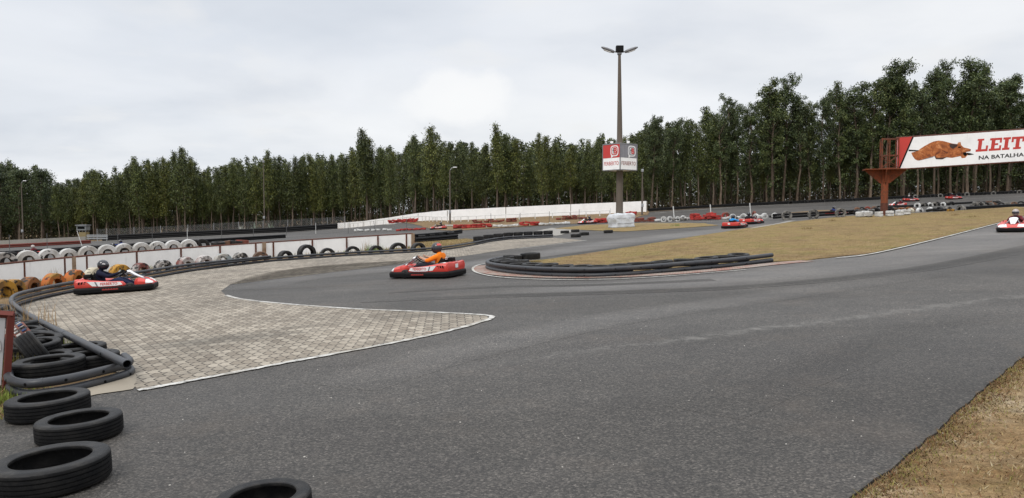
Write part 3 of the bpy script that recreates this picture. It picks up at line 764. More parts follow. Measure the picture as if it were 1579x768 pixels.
endp = [G(*p) for p in [(192, 570), (200, 579), (188, 586), (150, 597), (100, 609), (50, 616), (22, 612), (14, 602), (22, 592)]]
pipes('pipe_barrier', 'short pair of grey pipes curling round the near end of the barrier', [(endp, .165), ([p+Vector((.015, 0, 0)) for p in endp], .055)], .048, (9,))
IB = [(1190, 20.1), (1119, 19), (1060, 18.55), (1013, 18.2), (969, 17.95), (910, 18.0), (846, 18.7), (797, 19.8), (764.6, 21.1), (751.6, 22.3), (757, 23.4), (775, 24.3)]
il = [P(*q) for q in IB]
pipes('pipe_barrier', 'curved pair of grey pipes round the tip of the dry grass infield', [(il, .21), (il, .07), ([p+Vector((0, .12, 0)) for p in il[4:]], .15)], .058, (6,))
pin = catmull(il, 10); acc = 0; cnt = 0
for i in range(2, len(pin)-1):
    acc += (pin[i]-pin[i-1]).length
    if acc > .62 and cnt < 19:
        acc = 0; t = (pin[i+1]-pin[i-1]).normalized(); n = Vector((t.y, -t.x, 0))
        if n.dot(Vector((5.2, 26, 0))-Vector((pin[i].x, pin[i].y, 0))) < 0: n = -n
        q = pin[i]+n*.42; q.z = T(q.x, q.y)
        tyre('black', q, random.uniform(.58, .64), 'black tyre lying flat against the inner side of the infield pipes', 'tyres lining the infield pipes', True, 0, R_(random.uniform(-4, 4)), 0, .045+random.uniform(0, .03)); cnt += 1
for px, Y, lf, lab in [(783, 22.6, .0, 'black'), (800, 22.4, .0, 'lower'), (818, 24.2, .10, 'black')]:
    side = 'left' if px < 790 else ('middle' if px < 810 else 'right')
    tyre('black', P(px, Y), .66, f'{side}most black tyre lying at the infield tip' if side != 'middle' else 'black tyre between two others at the infield tip', None, True, 0, 0, 0, lf)
# dark tyre wall in the middle, two high
for i in range(8):
    px = 738+i*15.3; Y = interp([(732, 40.8), (754, 44), (786, 46.8), (853, 46.8)], px)
    for lv in range(2):
        tyre('black', P(px, Y), .62, f'{"upper" if lv else "lower"} black tyre of the {ORD[i]} stack from the left in the dark tyre wall', 'dark tyre wall beyond the left bend', True, 0, 0, 0, lv*.2)
for px, y, lab in [(871, 360.5, 'leftmost of the five loose black tyres near the lamp base'), (887, 358.5, 'farthest of the five loose black tyres near the lamp base'), (888, 366.5, 'nearest of the five loose black tyres near the lamp base'), (901, 363.5, 'middle loose black tyre touching the nearest one by the lamp base'), (938, 360, 'rightmost loose black tyre just below the wrapped lamp base')]:
    tyre('black', G(px, y), .62, lab, None, True)
# ------------------------------------------------------------------ go-kart
def rrect(hx0, hx1, hy, r, nose=0.0, n=6):
    """plan outline of a kart body, nose narrowing at +x"""
    pts = []
    for cx, cy, a0 in ((hx1-r, hy-nose-r, 0), (hx0+r, hy-r, 90), (hx0+r, -hy+r, 180), (hx1-r, -hy+nose+r, 270)):
        for k in range(n+1):
            a = R_(a0+90*k/n); pts.append(Vector((cx+r*math.cos(a), cy+r*math.sin(a), 0)))
    return pts
FERB = text_mesh('FERBERTO', .135, .001, .003)
FERB.materials.append(M['red'])
def build_kart():
    root = empty('go_kart', 'kart', 'go-kart')
    # bumper ring
    plan = rrect(-1.05, 1.05, .69, .22, .10)
    c = [(-.075, .035), (-.03, .028), (.03, .03), (.054, .045), (.060, .075), (.056, .09), (.064, .11), (.058, .17), (.035, .195), (-.03, .20), (-.085, .18), (-.09, .09)]
    secs = []; k = len(plan)
    for i, p in enumerate(plan):
        t = (plan[(i+1) % k]-plan[i-1]).normalized(); n = Vector((t.y, -t.x, 0))
        secs.append([p+n*(u-.06)+Vector((0, 0, z)) for u, z in c])
    mb = MB(); mb.loft(secs+[secs[0]], False); mb.build('bumper', M['black'], root, True, 50)
    mb = MB(); mb.box((0, 0, .07), (1.5, 1.0, .02)); mb.build('floor_pan', M['steel'], root, False)
    for s in (1, -1):
        # side pod
        mb = MB(); secs = []
        for x, h, yo in ((-1.0, .205, .50), (-.96, .235, .57), (-.80, .235, .605), (-.55, .20, .61), (-.30, .165, .61), (-.05, .14, .61), (.12, .135, .605), (.24, .125, .60), (.32, .03, .56)):
            secs.append([Vector((x, s*y, z)) for y, z in ((yo, .20), (yo+.004, .20+h*.60), (yo-.02, .20+h*.86), (yo-.06, .20+h), (.44, .20+h*.96), (.38, .20+h*.7), (.37, .12), (.40, .10), (yo-.05, .10))])
        mb.loft(secs); pod = mb.build('side_pod', M['red'], root, True, 45)
        mb = MB()
        for q in range(4):   # slots
            mb.poly([Vector((-.90+q*.075+dx, s*.604, z)) for dx, z in ((0, .30), (.045, .30), (.065, .37), (.02, .37))], (0, s, 0), .006)
        for q in range(3):
            mb.box((-.80+q*.1, s*.50, .433), (.06, .045, .01))
        mb.build('cooling_slot', M['dark_hole'], pod, False)
        mb = MB(); mb.poly([Vector((x, s*.612, z)) for x, z in ((-.66, .370), (-.53, .235), (-.30, .215), (.10, .215), (.26, .235), (.20, .315), (-.10, .335), (-.35, .352))], (0, s, 0), .006)
        pn = mb.build('side_panel', M['white'], pod, False)
        mb = MB(); mb.poly([Vector((x, s*.619, z)) for x, z in ((-.47, .352), (-.43, .351), (-.375, .224), (-.415, .224))], (0, s, 0), .002); mb.build('stripe', M['grey'], pn, False)
        tx = link(D.objects.new('lettering', FERB), pn)
        tx.location = (-.10, s*.6205, .278); tx.rotation_euler = Euler((R_(90), 0, 0 if s < 0 else R_(180))); tx.scale = (.72, .78, 1)
        # illegible red lettering on the black bumper: a row of small strokes
        mb = MB(); us = [-.27+.035*q for q in range(13)]
        mb.poly([Vector((u_, s*.692, .105)) for u_ in (us[0], us[-1])]+[Vector((u_, s*.692, .155 if q % 2 else .128)) for q, u_ in reversed(list(enumerate(us)))], (0, s, 0), .004)
        mb.build('bumper_decal', worn('faded_red_print', (.26, .025, .02), .5) if 'fp' not in M else M['fp'], root, False)
        # wheels
        for x, w, rr in ((.43, .14, .135), (-.62, .2, .14)):
            wh = empty('wheel', None, None); wh.parent = root; wh.location = (x, s*(.535 if x > 0 else .47), rr)
            mb = MB(); q = Matrix.Rotation(math.pi/2, 3, 'X')
            mb.lathe([(rr*.5, -w/2), (rr*.8, -w/2), (rr*.97, -w*.38), (rr, -w*.2), (rr, w*.2), (rr*.97, w*.38), (rr*.8, w/2), (rr*.5, w/2)], 20, True, mat=q); mb.build('wheel_tyre', M['rubber'], wh, True, 45)
            mb = MB(); mb.lathe([(.0, -w*.3), (rr*.5, -w*.45), (rr*.5, w*.45), (0, w*.3)], 14, False, mat=q); mb.build('rim', M['steel'], wh, True, 45)
    # nose: red hump with white flanks
    mb = MB(); secs = []
    for x, yo, zt in ((.50, .26, .30), (.55, .42, .36), (.64, .51, .385), (.76, .53, .36), (.90, .50, .30), (1.0, .42, .235), (1.03, .36, .20)):
        secs.append([Vector((x, y*yo, z)) for y, z in ((-1, .17), (-1.0, .17+(zt-.17)*.55), (-.86, zt-.015), (-.45, zt), (-.2, zt-.05), (.2, zt-.05), (.45, zt), (.86, zt-.015), (1.0, .17+(zt-.17)*.55), (1, .17), (.5, .10), (-.5, .10))])
    mb.loft(secs); nose = mb.build('nose_cone', M['red'], root, True, 40)
    for s in (1, -1):
        mb = MB(); secs = []
        for x, yo, zt in ((.84, .522, .33), (.88, .51, .31), (.92, .495, .285), (1.0, .425, .235)):
            secs.append([Vector((x+.004, s*yo*a, b)) for a, b in ((1.012, .22), (1.012, .17+(zt-.17)*.56), (.87, zt-.006), (.42, zt+.010), (.40, zt-.02), (.9, .2))])
        mb.loft(secs); mb.build('nose_panel', M['white'], nose, True, 40)
    # front fairing in front of the steering wheel
    mb = MB(); secs = []
    for x, w, z in ((.30, .15, .60), (.36, .165, .595), (.46, .14, .52), (.60, .10, .42), (.72, .075, .36)):
        secs.append([Vector((x+.02, -w, z-.03)), Vector((x, -w*.8, z+.005)), Vector((x, 0, z+.025)), Vector((x, w*.8, z+.005)), Vector((x+.02, w, z-.03)), Vector((x+.0, 0, z-.02))])
    mb.loft(secs); mb.build('front_fairing', M['white'], root, True, 50)
    mb = MB()
    for s in (1, -1): mb.tube([(.30, s*.14, .55), (.48, s*.17, .47), (.72, s*.24, .37), (.86, s*.30, .33)], .018, 8)
    mb.build('fairing_bar', M['grey'], root)
    # steering wheel
    wc = Vector((.20, 0, .53)); ax = Vector((-.62, 0, .78)).normalized(); u = Vector((0, 1, 0)); v = ax.cross(u)
    mb = MB(); mb.tube([wc+(u*math.cos(a)+v*math.sin(a))*.15 for a in [2*math.pi*q/24 for q in range(24)]], .016, 8, closed=True)
    for a in (0.3, 2.84, 4.71): mb.tube([wc, wc+(u*math.cos(a)+v*math.sin(a))*.14], .012, 6)
    mb.build('steering_wheel', M['black'], root)
    mb = MB(); mb.tube([wc, (.60, 0, .12)], .016, 8); mb.build('steering_column', M['steel'], root)
    # seat: shell with raised back
    mb = MB(); secs = []
    for x, w, zb, zs in ((-.10, .17, .10, .16), (-.25, .20, .09, .22), (-.42, .21, .10, .34), (-.55, .21, .20, .48), (-.62, .19, .42, .58), (-.635, .17, .52, .60)):
        secs.append([Vector((x, -w-.02, zs)), Vector((x-.02, -w-.02, zb-.01)), Vector((x-.02, w+.02, zb-.01)), Vector((x, w+.02, zs)), Vector((x, w, zs)), Vector((x+.01, w-.04, zb+.02)), Vector((x+.01, -w+.04, zb+.02)), Vector((x, -w, zs))])
    mb.loft(secs); mb.build('seat', M['black'], root, True, 50)
    # engine and tail
    mb = MB(); mb.box((-.80, -.16, .28), (.30, .30, .28), None, .03)
    for q in range(5): mb.box((-.80, -.16, .36+q*.016), (.34, .32, .006))
    mb.build('engine', M['steel'], root, True, 40)
    mb = MB(); mb.box((-.72, -.22, .50), (.19, .20, .12), None, .02); mb.build('air_filter', M['dark_hole'] if False else M['black'], root, True, 40)
    mb = MB(); secs = []
    for y, z1, x0 in ((-.56, .40, -.98), (-.50, .445, -1.0), (-.30, .43, -1.01), (0, .40, -1.01), (.30, .43, -1.01), (.50, .445, -1.0), (.56, .40, -.98)):
        secs.append([Vector((x0, y, .20)), Vector((x0-.02, y, .33)), Vector((x0+.01, y, z1)), Vector((x0+.07, y, z1+.01)), Vector((x0+.12, y, z1-.03)), Vector((x0+.10, y, .20))])
    mb.loft(secs); tail = mb.build('tail_cover', M['red'], root, True, 45)
    mb = MB()
    mb.box((-1.037, .05, .33), (.006, .16, .11)); mb.build('tail_decal', M['white'], tail, False)
    mb = MB(); secs = []
    for x, h in ((-.66, .36), (-.70, .425), (-.80, .435), (-.93, .43), (-.99, .40)):
        secs.append([Vector((x, -.50, .22)), Vector((x, -.50, h-.03)), Vector((x, -.44, h)), Vector((x, .44, h)), Vector((x, .50, h-.03)), Vector((x, .50, .22))])
    mb.loft(secs); mb.build('engine_cover', M['red'], root, True, 40)
    mb = MB(); mb.tube([(-.45, .36, .36), (-.6, .42, .40), (-.82, .40, .43), (-.92, .36, .42)], .03, 8); mb.build('exhaust', M['steel'], root)
    return root
M['fp'] = worn('faded_red_print', (.26, .025, .02), .5)
# ------------------------------------------------------------------ drivers
def skin_mesh(verts, radii, edges, root=0, sub=2):
    bm = bmesh.new(); ly = bm.verts.layers.skin.verify(); vs = [bm.verts.new(v) for v in verts]
    for a, b in edges: bm.edges.new((vs[a], vs[b]))
    for v, r in zip(vs, radii):
        v[ly].radius = r if hasattr(r, '__len__') else (r, r); v[ly].use_root = False
    vs[root][ly].use_root = True
    me = D.meshes.new('tmp'); bm.to_mesh(me); bm.free(); o = D.objects.new('tmp', me); COL.objects.link(o)
    o.modifiers.new('s', 'SKIN').use_smooth_shade = True
    m = o.modifiers.new('u', 'SUBSURF'); m.levels = sub; m.render_levels = sub
    dg = C.evaluated_depsgraph_get(); res = D.meshes.new_from_object(o.evaluated_get(dg))
    V = [v.co.copy() for v in res.vertices]; F = [tuple(p.vertices) for p in res.polygons]
    COL.objects.unlink(o); D.objects.remove(o); D.meshes.remove(me); D.meshes.remove(res)
    return V, F
SK = [(-.40, 0, .21), (-.45, 0, .35), (-.46, 0, .49), (-.42, 0, .62), (-.39, 0, .68), (-.36, 0, .77),
      (-.43, .18, .58), (-.18, .27, .46), (.05, .18, .54), (.12, .155, .56),
      (-.43, -.18, .58), (-.18, -.27, .46), (.05, -.18, .54), (.12, -.155, .56),
      (-.34, .11, .20), (.08, .20, .37), (.50, .16, .16), (.62, .16, .23),
      (-.34, -.11, .20), (.08, -.20, .37), (.50, -.16, .16), (.62, -.16, .23)]
SR = [.15, .145, (.155, .195), .095, .06, .09, .092, .060, .034, .036, .092, .060, .034, .036, .10, .072, .046, .04, .10, .072, .046, .04]
SE = [(0, 1), (1, 2), (2, 3), (3, 4), (4, 5), (2, 6), (6, 7), (7, 8), (8, 9), (2, 10), (10, 11), (11, 12), (12, 13), (0, 14), (14, 15), (15, 16), (16, 17), (0, 18), (18, 19), (19, 20), (20, 21)]
REG = {(0, 1): 0, (1, 2): 0, (2, 3): 0, (3, 4): 2, (4, 5): 2, (2, 6): 0, (6, 7): 0, (7, 8): 3, (8, 9): 2, (2, 10): 0, (10, 11): 0, (11, 12): 3, (12, 13): 2, (0, 14): 1, (14, 15): 1, (15, 16): 1, (16, 17): 4, (0, 18): 1, (18, 19): 1, (19, 20): 1, (20, 21): 4}
BV, BF = skin_mesh(SK, SR, SE)
def seg_d(p, a, b):
    ab = b-a; t = max(0, min(1, (p-a).dot(ab)/ab.length_squared)); return (p-a-ab*t).length
SKv = [Vector(v) for v in SK]
BR = []
for f in BF:
    c = sum((BV[i] for i in f), Vector())/len(f)
    def rr(e):
        r = [SR[i] if not hasattr(SR[i], '__len__') else SR[i][1] for i in e]
        return seg_d(c, SKv[e[0]], SKv[e[1]])/(sum(r)/2)
    BR.append(REG[min(SE, key=rr)])
HV, HF = [], []
for s in (1, -1):
    pal = Vector((.12, s*.155, .56))
    for q, (ln, dy) in enumerate(((.85, -.03), (1.0, -.01), (.95, .012), (.75, .032))):
        b = pal+Vector((-.005, 0, .0))+Vector((.02, 0, .03))*(q-1.5)*.7*-1
        pts = [b, b+Vector((.035*ln, s*.012, .022*ln)), b+Vector((.058*ln, -s*.012, .012)), b+Vector((.05*ln, -s*.030, -.008))]
        v, f = skin_mesh(pts, [.012, .010, .009, .008], [(0, 1), (1, 2), (2, 3)], 0, 1)
        o = len(HV); HV += v; HF += [tuple(i+o for i in g) for g in f]
    pts = [pal+Vector((-.02, -s*.012, .0)), pal+Vector((.0, -s*.038, .014)), pal+Vector((.02, -s*.045, .02))]
    v, f = skin_mesh(pts, [.013, .011, .009], [(0, 1), (1, 2)], 0, 1)
    o = len(HV); HV += v; HF += [tuple(i+o for i in g) for g in f]
def cloth(name, c):
    k = NT(name); v = k.coord(); n = k.noise(v, 14, 4, .6)
    k.bump(k.noise(v, 9, 5, .6), .5, .02)
    return k.set(k.mix(tuple(x*.75 for x in c), tuple(min(1, x*1.15) for x in c), n), .85, .2)
SKIN = cloth('skin', (.45, .27, .19)); DARK = cloth('dark_trousers', (.02, .022, .03)); SHOE = cloth('dark_shoes', (.03, .03, .03)); GLOVE = cloth('black_gloves', (.018, .018, .02))
JEANS = cloth('blue_jeans', (.018, .026, .065))
CL = {'navy': cloth('navy_cloth', (.008, .010, .026)), 'orange': cloth('orange_cloth', (.80, .20, .012)), 'blue': cloth('light_blue_cloth', (.03, .27, .62)), 'black': cloth('black_cloth', (.02, .02, .025)), 'darkred': cloth('dark_red_cloth', (.13, .02, .025)), 'royal': cloth('royal_blue_cloth', (.02, .04, .16))}
HM = {'black': worn('black_helmet_shell', (.014, .015, .02), .18, (.05, .05, .05), .2, 9, .6), 'grey': worn('pale_helmet_shell', (.36, .33, .31), .4, (.22, .07, .06), .6, 9, .5), 'redblack': worn('charcoal_helmet_shell', (.03, .03, .035), .22, (.06, .05, .05), .3, 12, .5)}
VIS = worn('dark_visor', (.012, .012, .016), .08, (.03, .03, .03), .2, 6, .7)
def driver(top, trousers, helm, label, bare=False):
    mats = [CL[top], trousers, SKIN if bare else GLOVE, SKIN if bare else CL[top], SHOE]
    mb = MB(); mb.v = [tuple(v) for v in BV]; mb.f = list(BF); mb.m = list(BR)
    mb.add(HV, HF, 2)
    p = mb.build('person', mats, None, True, 180); tag(p, label, 'driver', 'kart drivers at the wheel')
    # helmet: shell with chin bar and open eye port
    hc = Vector((-.345, 0, .80)); mb = MB(); n, k = 24, 14; vs = []
    for i in range(k+1):
        th = math.pi*i/k*.86
        for j in range(n):
            ph = 2*math.pi*j/n; r = .150
            x, y, z = r*1.04*math.sin(th)*math.cos(ph), r*.92*math.sin(th)*math.sin(ph), r*1.04*math.cos(th)
            if z < 0 and x > 0: x *= 1+.16*(-z/r)
            if z < -.06: x *= .97; y *= .97
            vs.append(hc+Vector((x, y, z)))
    fs = [(i*n+j, i*n+(j+1) % n, (i+1)*n+(j+1) % n, (i+1)*n+j) for i in range(k) for j in range(n)]
    mb.add(vs, fs); he = mb.build('helmet', HM[helm], p, True, 60)
    mb = MB(); vs = []; a, b = 9, 5
    for i in range(b):
        th = R_(72+34*i/(b-1))
        for j in range(a):
            ph = R_(-68+136*j/(a-1)); r = .155
            x, y, z = r*1.04*math.sin(th)*math.cos(ph), r*.92*math.sin(th)*math.sin(ph), r*1.04*math.cos(th)
            if z < 0: x *= 1+.16*(-z/r)
            vs.append(hc+Vector((x, y, z)))
    mb.add(vs, [(i*a+j, i*a+j+1, (i+1)*a+j+1, (i+1)*a+j) for i in range(b-1) for j in range(a-1)])
    vo = mb.build('visor', VIS, he, True, 60); vo.modifiers.new('t', 'SOLIDIFY').thickness = .005
    if helm == 'black':
        mb = MB(); 
        for s in (1, -1):
            mb.poly([hc+Vector((.06+dx, s*.138, z)) for dx, z in ((-.06, .035), (.03, .02), (.03, .045), (-.04, .06))], (0, s, 0), .012)
        mb.build('helmet_stripe', M['white'], he, False)
    if helm == 'redblack':
        mb = MB()
        for a0_, a1_, b0_, b1_ in ((120, 240, 38, 62),):
            ring_ = []
            for th, phs in ((b0_, range(a0_, a1_+1, 15)), (b1_, range(a1_, a0_-1, -15))):
                for ph in phs: ring_.append(hc+Vector((.154*1.04*math.sin(R_(th))*math.cos(R_(ph)), .154*.92*math.sin(R_(th))*math.sin(R_(ph)), .154*1.04*math.cos(R_(th)))))
            nn_ = len(ring_)//2; mb.add(ring_, [(i_, i_+1, 2*nn_-2-i_, 2*nn_-1-i_) for i_ in range(nn_-1)])
        mb.build('helmet_patch', M['red'], he, True, 80)
    if top == 'orange':
        mb = MB()
        for q, w in ((0, .16), (1, .12)): mb.box((-.645+.012*q, 0, .53-q*.04), (.012, w, .02))
        mb.build('shirt_print', M['white'], p, False)
    return p
kart0 = build_kart()
CTRL = ['kart0']
def place_kart(i, loc, head, label, scale=.92):
    k = kart0 if i == 0 else copy_tree(kart0)
    k['label'] = label; k['group'] = 'rental karts on the track'; k['category'] = 'go-kart'
    lc = loc.copy(); lc.z += .022; orient(k, lc, head, scale)
    return k
def place_driver(p, k): p.location = k.location; p.rotation_euler = k.rotation_euler; p.scale = k.scale
a, b = G(112, 458.5), G(237, 450); d1 = (b-a).normalized(); nrm = Vector((-d1.y, d1.x, 0))
k1c = (a+b)/2+nrm*.66-d1*.03
a2, b2 = G(717, 434), G(602, 434.5); c2 = G(658, 437.5)
KARTS = [
 (k1c, math.atan2(d1.y, d1.x), 'red and white kart with white lettered side panel on the pavers at left', ('navy', JEANS, 'black', 'driver in navy top and black helmet leaning to the wheel on the pavers', False)),
 (G(659, 428.0), R_(180-23), 'red kart steered by the driver in orange on the asphalt', ('orange', DARK, 'redblack', 'driver in orange t-shirt with bare arms seen from behind', True)),
 (P(905, 81), R_(180+16), 'red and white kart passing just left of the wrapped lamp base', ('navy', DARK, 'black', 'driver in dark purple-blue top beside the wrapped lamp base', False)),
 (P(1134, 47.5), R_(52), 'red kart seen from behind, driven by the light blue shirt', ('blue', DARK, 'black', 'driver in light blue top heading away from the camera', False)),
 (P(1159, 54.5), R_(40), 'red kart just ahead of the light blue driver', ('black', DARK, 'black', 'driver in black top just ahead of the light blue driver', False)),
 (P(1565, 29.6), R_(-130), 'red and white kart cut by the right edge of the photo, coming closer', ('darkred', cloth('maroon_trousers', (.10, .012, .02)), 'grey', 'driver with pale scuffed helmet and dark red clothes at the right edge', False)),
 (P(1291, 69), R_(5), 'red kart half hidden behind black pipes left of the billboard post', ('royal', DARK, 'black', 'driver in dark blue left of the rusty billboard post', False)),
 (P(1384, 93), R_(176), 'red kart just right of the rusty billboard post', ('darkred', DARK, 'black', 'driver in dark red just right of the rusty billboard post', False)),
 (P(1405, 101), R_(6), 'white and red kart on the far track under the red corner of the billboard', ('black', DARK, 'grey', 'driver in black below the red corner of the billboard', False)),
 (P(1471, 101), R_(4), 'red and white kart farthest right on the far track below the roast pig', ('darkred', DARK, 'black', 'driver in dark red below the pig picture of the billboard', False)),
 (P(676, 88), R_(172), 'red and white kart in front of the long white wall, beyond the left bend', ('black', DARK, 'black', 'driver in black sitting upright before the long white wall', False)),
 (P(46, 54), R_(170), 'kart hidden behind the leftmost white half-sunk tyres', ('darkred', DARK, 'grey', 'driver with pale helmet peeping over the leftmost white tyres', False)),
 (P(181, 61), R_(178), 'white-nosed kart behind the bank, driven by the blue suit', ('royal', DARK, 'black', 'driver in dark blue showing above the middle white tyres', False)),
]
for i, (loc, head, lab, dr) in enumerate(KARTS):
    k = place_kart(i, loc, head, lab); p = driver(*dr[:3], dr[3], dr[4]); place_driver(p, k)
    if dr[0] == 'orange': p.scale = [q*1.07 for q in p.scale]
# ------------------------------------------------------------------ billboard
BT = {}
bp = P(1363, 60.5)
pl = P(1381, 60.5); pr_ = P(1579, 57.6)
ex = Vector((pr_.x-pl.x, pr_.y-pl.y, 0)); visW = ex.length; ex.normalize()
def zat(px, py, Y): return CAMZ+ray(px, py).z*Y/ray(px, py).y
zb0, zt0 = zat(1381, 261, 60.5), zat(1381, 212.5, 60.5); zb1, zt1 = zat(1579, 248.5, 57.6), zat(1579, 199, 57.6)
eyv = Vector((0, 0, 1)); ez = Vector((ex.y, -ex.x, 0))  # outwards to the viewer
if ez.y > 0: ez = -ez
def on_panel(u, v, d=0.0):
    """u 0..1 over the part in view (may go past 1), v 0..1 bottom to top"""
    z0 = zb0+(zb1-zb0)*u; z1 = zt0+(zt1-zt0)*u
    return Vector((pl.x, pl.y, 0))+ex*(u*visW)+Vector((0, 0, z0+(z1-z0)*v))+ez*d
UM = 1.36
bb = empty('billboard', 'long white billboard with roast pig and red lettering on rusty posts', 'billboard', bp)
def bpart(mb, name, mat, parent=bb, smooth=False):
    mb.v = [tuple(Vector(v)-bb.location) for v in mb.v]; return mb.build(name, mat, parent, smooth, 40)
mb = MB(); mb.poly([on_panel(0, 0), on_panel(UM, 0), on_panel(UM, 1), on_panel(0, 1)], -ez, .12); panel = bpart(mb, 'panel', mat_wall('billboard_white', (.82, .82, .82)))
mb = MB(); mb.poly([on_panel(0, 0, .004), on_panel(.012, 0, .004), on_panel(.118, 1, .004), on_panel(0, 1, .004)], ez, .003); bpart(mb, 'red_corner', worn('billboard_red', (.48, .04, .03), .5, (.3, .08, .06), .2, 2), panel)
mb = MB(); mb.poly([on_panel(.012, 0, .006), on_panel(.026, 0, .006), on_panel(.132, 1, .006), on_panel(.118, 1, .006)], ez, .003); bpart(mb, 'black_stripe', M['black'], panel)
mb = MB()
for v in (0, 1):
    mb.tube([on_panel(-.01, v, -.06), on_panel(UM, v, -.06)], .07, 6)
bpart(mb, 'edge_frame', M['dark_rust'], bb)
# letters: slab serif built from bars
LET = {'L': (.92, [(.14, .18, .42, .86), (.05, .86, .56, 1), (0, 0, .92, .18), (.76, .18, .92, .45)]),
 'E': (.92, [(.14, .17, .42, .83), (0, .83, .92, 1), (.77, .60, .92, .83), (.42, .43, .66, .58), (0, 0, .92, .17), (.77, .17, .92, .40)]),
 'I': (.56, [(.14, .17, .42, .83), (0, .83, .56, 1), (0, 0, .56, .17)]),
 'T': (.95, [(.335, .16, .615, .82), (0, .82, .95, 1), (0, .58, .15, .82), (.80, .58, .95, .82), (.18, 0, .77, .16)])}
def cr2uv(x, y):
    t = (x-365)/895; top = 150-62*t; bot = 352-40*t; return t, (bot-y)/(bot-top)
mb = MB(); hgt = 86.0; x0 = 919
def slab(u0, v0, u1, v1, xx, sh=9):
    out = []
    for u, v in ((u0, v0), (u1, v0), (u1, v1), (u0, v1)):
        X = xx+u*hgt*1.03+sh*v; Y = 243-(X-919)*.058-v*hgt; out.append(on_panel(*cr2uv(X, Y), .004))
    mb.poly(out, ez, .004)
for ch in 'LEIT':
    w, rects = LET[ch]
    for q in rects: slab(*q, x0)
    x0 += w*hgt*1.03+8
# A with tilde, then O
def quad(ps, xx):
    out = [on_panel(*cr2uv(xx+u*hgt*1.03+9*v, 243-(xx+u*hgt*1.03+9*v-919)*.058-v*hgt), .004) for u, v in ps]; mb.poly(out, ez, .004)
quad([(.08, .14), (.30, .14), (.58, 1), (.36, 1)], x0); quad([(.62, .14), (.92, .14), (.62, .96), (.585, .985)], x0); quad([(.30, .30), (.6, .30), (.6, .42), (.34, .42)], x0)
quad([(0, 0), (.38, 0), (.38, .14), (0, .14)], x0); quad([(.56, 0), (1.0, 0), (1.0, .14), (.56, .14)], x0); quad([(.25, 1.08), (.5, 1.13), (.75, 1.08), (.75, 1.16), (.5, 1.21), (.25, 1.16)], x0)
x0 += 1.0*hgt*1.03+8
oo = [(.48+.48*math.cos(a), .5+.5*math.sin(a)) for a in [2*math.pi*q/20 for q in range(20)]]; oi = [(.48+.2*math.cos(a), .5+.3*math.sin(a)) for a in [2*math.pi*q/20 for q in range(20)]]
for q in range(20): quad([oo[q], oo[(q+1) % 20], oi[(q+1) % 20], oi[q]], x0)
bpart(mb, 'lettering', worn('billboard_letter_red', (.48, .04, .03), .5, (.3, .08, .06), .15, 2), panel)
nb = text_mesh('NA BATALHA', 1.0, .004, .02); nb.materials.append(M['black'])
xs = [v.co.x for v in nb.vertices]; ys = [v.co.y for v in nb.vertices]; w_, h_ = max(xs)-min(xs), max(ys)-min(ys)
for v in nb.vertices:
    X = 943+(v.co.x-min(xs))/w_*304; Y = 297-(X-943)*.062-(v.co.y-min(ys))/h_*27
    v.co = on_panel(*cr2uv(X, Y), .006+v.co.z)-bb.location
link(D.objects.new('lettering', nb), panel)
# roast pig on a spit, printed
pk = NT('roast_skin_print'); pv_ = pk.coord(); nn = pk.noise(pv_, 2.6, 6, .65, .8); n2 = pk.noise(pv_, 8, 4, .6)
PIG = pk.set(pk.mix(pk.ramp(nn, [(.3, (.09, .022, .010)), (.42, (.26, .075, .022)), (.55, (.40, .125, .035)), (.72, (.66, .30, .13))]), (.06, .018, .01), pk.ramp(n2, [(.58, 0.0), (.72, .6)])), .5, .3)
def shape(pts, d, mat, name):
    mb = MB(); mb.poly([on_panel(*cr2uv(x, y), d) for x, y in pts], ez, .004); return bpart(mb, name, mat, panel)
shape([(447, 226), (530, 230), (530, 238), (448, 236)], .004, M['black'], 'spit')
shape([(845, 247), (880, 250), (911, 259), (880, 265), (845, 262)], .004, M['black'], 'spit')
body = [(467, 246), (490, 240), (512, 236), (528, 222), (560, 203), (596, 184), (625, 172), (660, 166), (695, 170), (730, 179), (757, 186), (792, 190), (799, 178), (815, 177), (818, 196), (838, 212), (886, 224), (886, 238), (850, 244), (866, 262), (850, 282), (826, 284), (818, 270), (760, 281), (715, 278), (680, 290), (645, 287), (632, 268), (600, 276), (570, 284), (545, 292), (515, 297), (494, 288), (478, 268)]
shape(body, .005, PIG, 'roast_pig')
shape([(735, 190), (765, 188), (795, 193), (790, 205), (762, 222), (742, 210)], .011, worn('charred_skin', (.035, .014, .010), .6), 'roast_pig_ear')
shape([(832, 246), (852, 244), (862, 262), (848, 272), (836, 262)], .011, M['dark_hole'], 'roast_pig_mouth')
shape([(795, 207), (815, 206), (818, 214), (800, 216)], .011, M['dark_hole'], 'roast_pig_eye')
shape([(632, 268), (650, 280), (720, 277), (690, 291), (645, 289)], .011, worn('charred_belly', (.04, .016, .012), .6), 'roast_pig_belly')
shape([(540, 285), (590, 275), (630, 268), (625, 276), (570, 288), (520, 299)], .004, M['grey'], 'printed_ground')
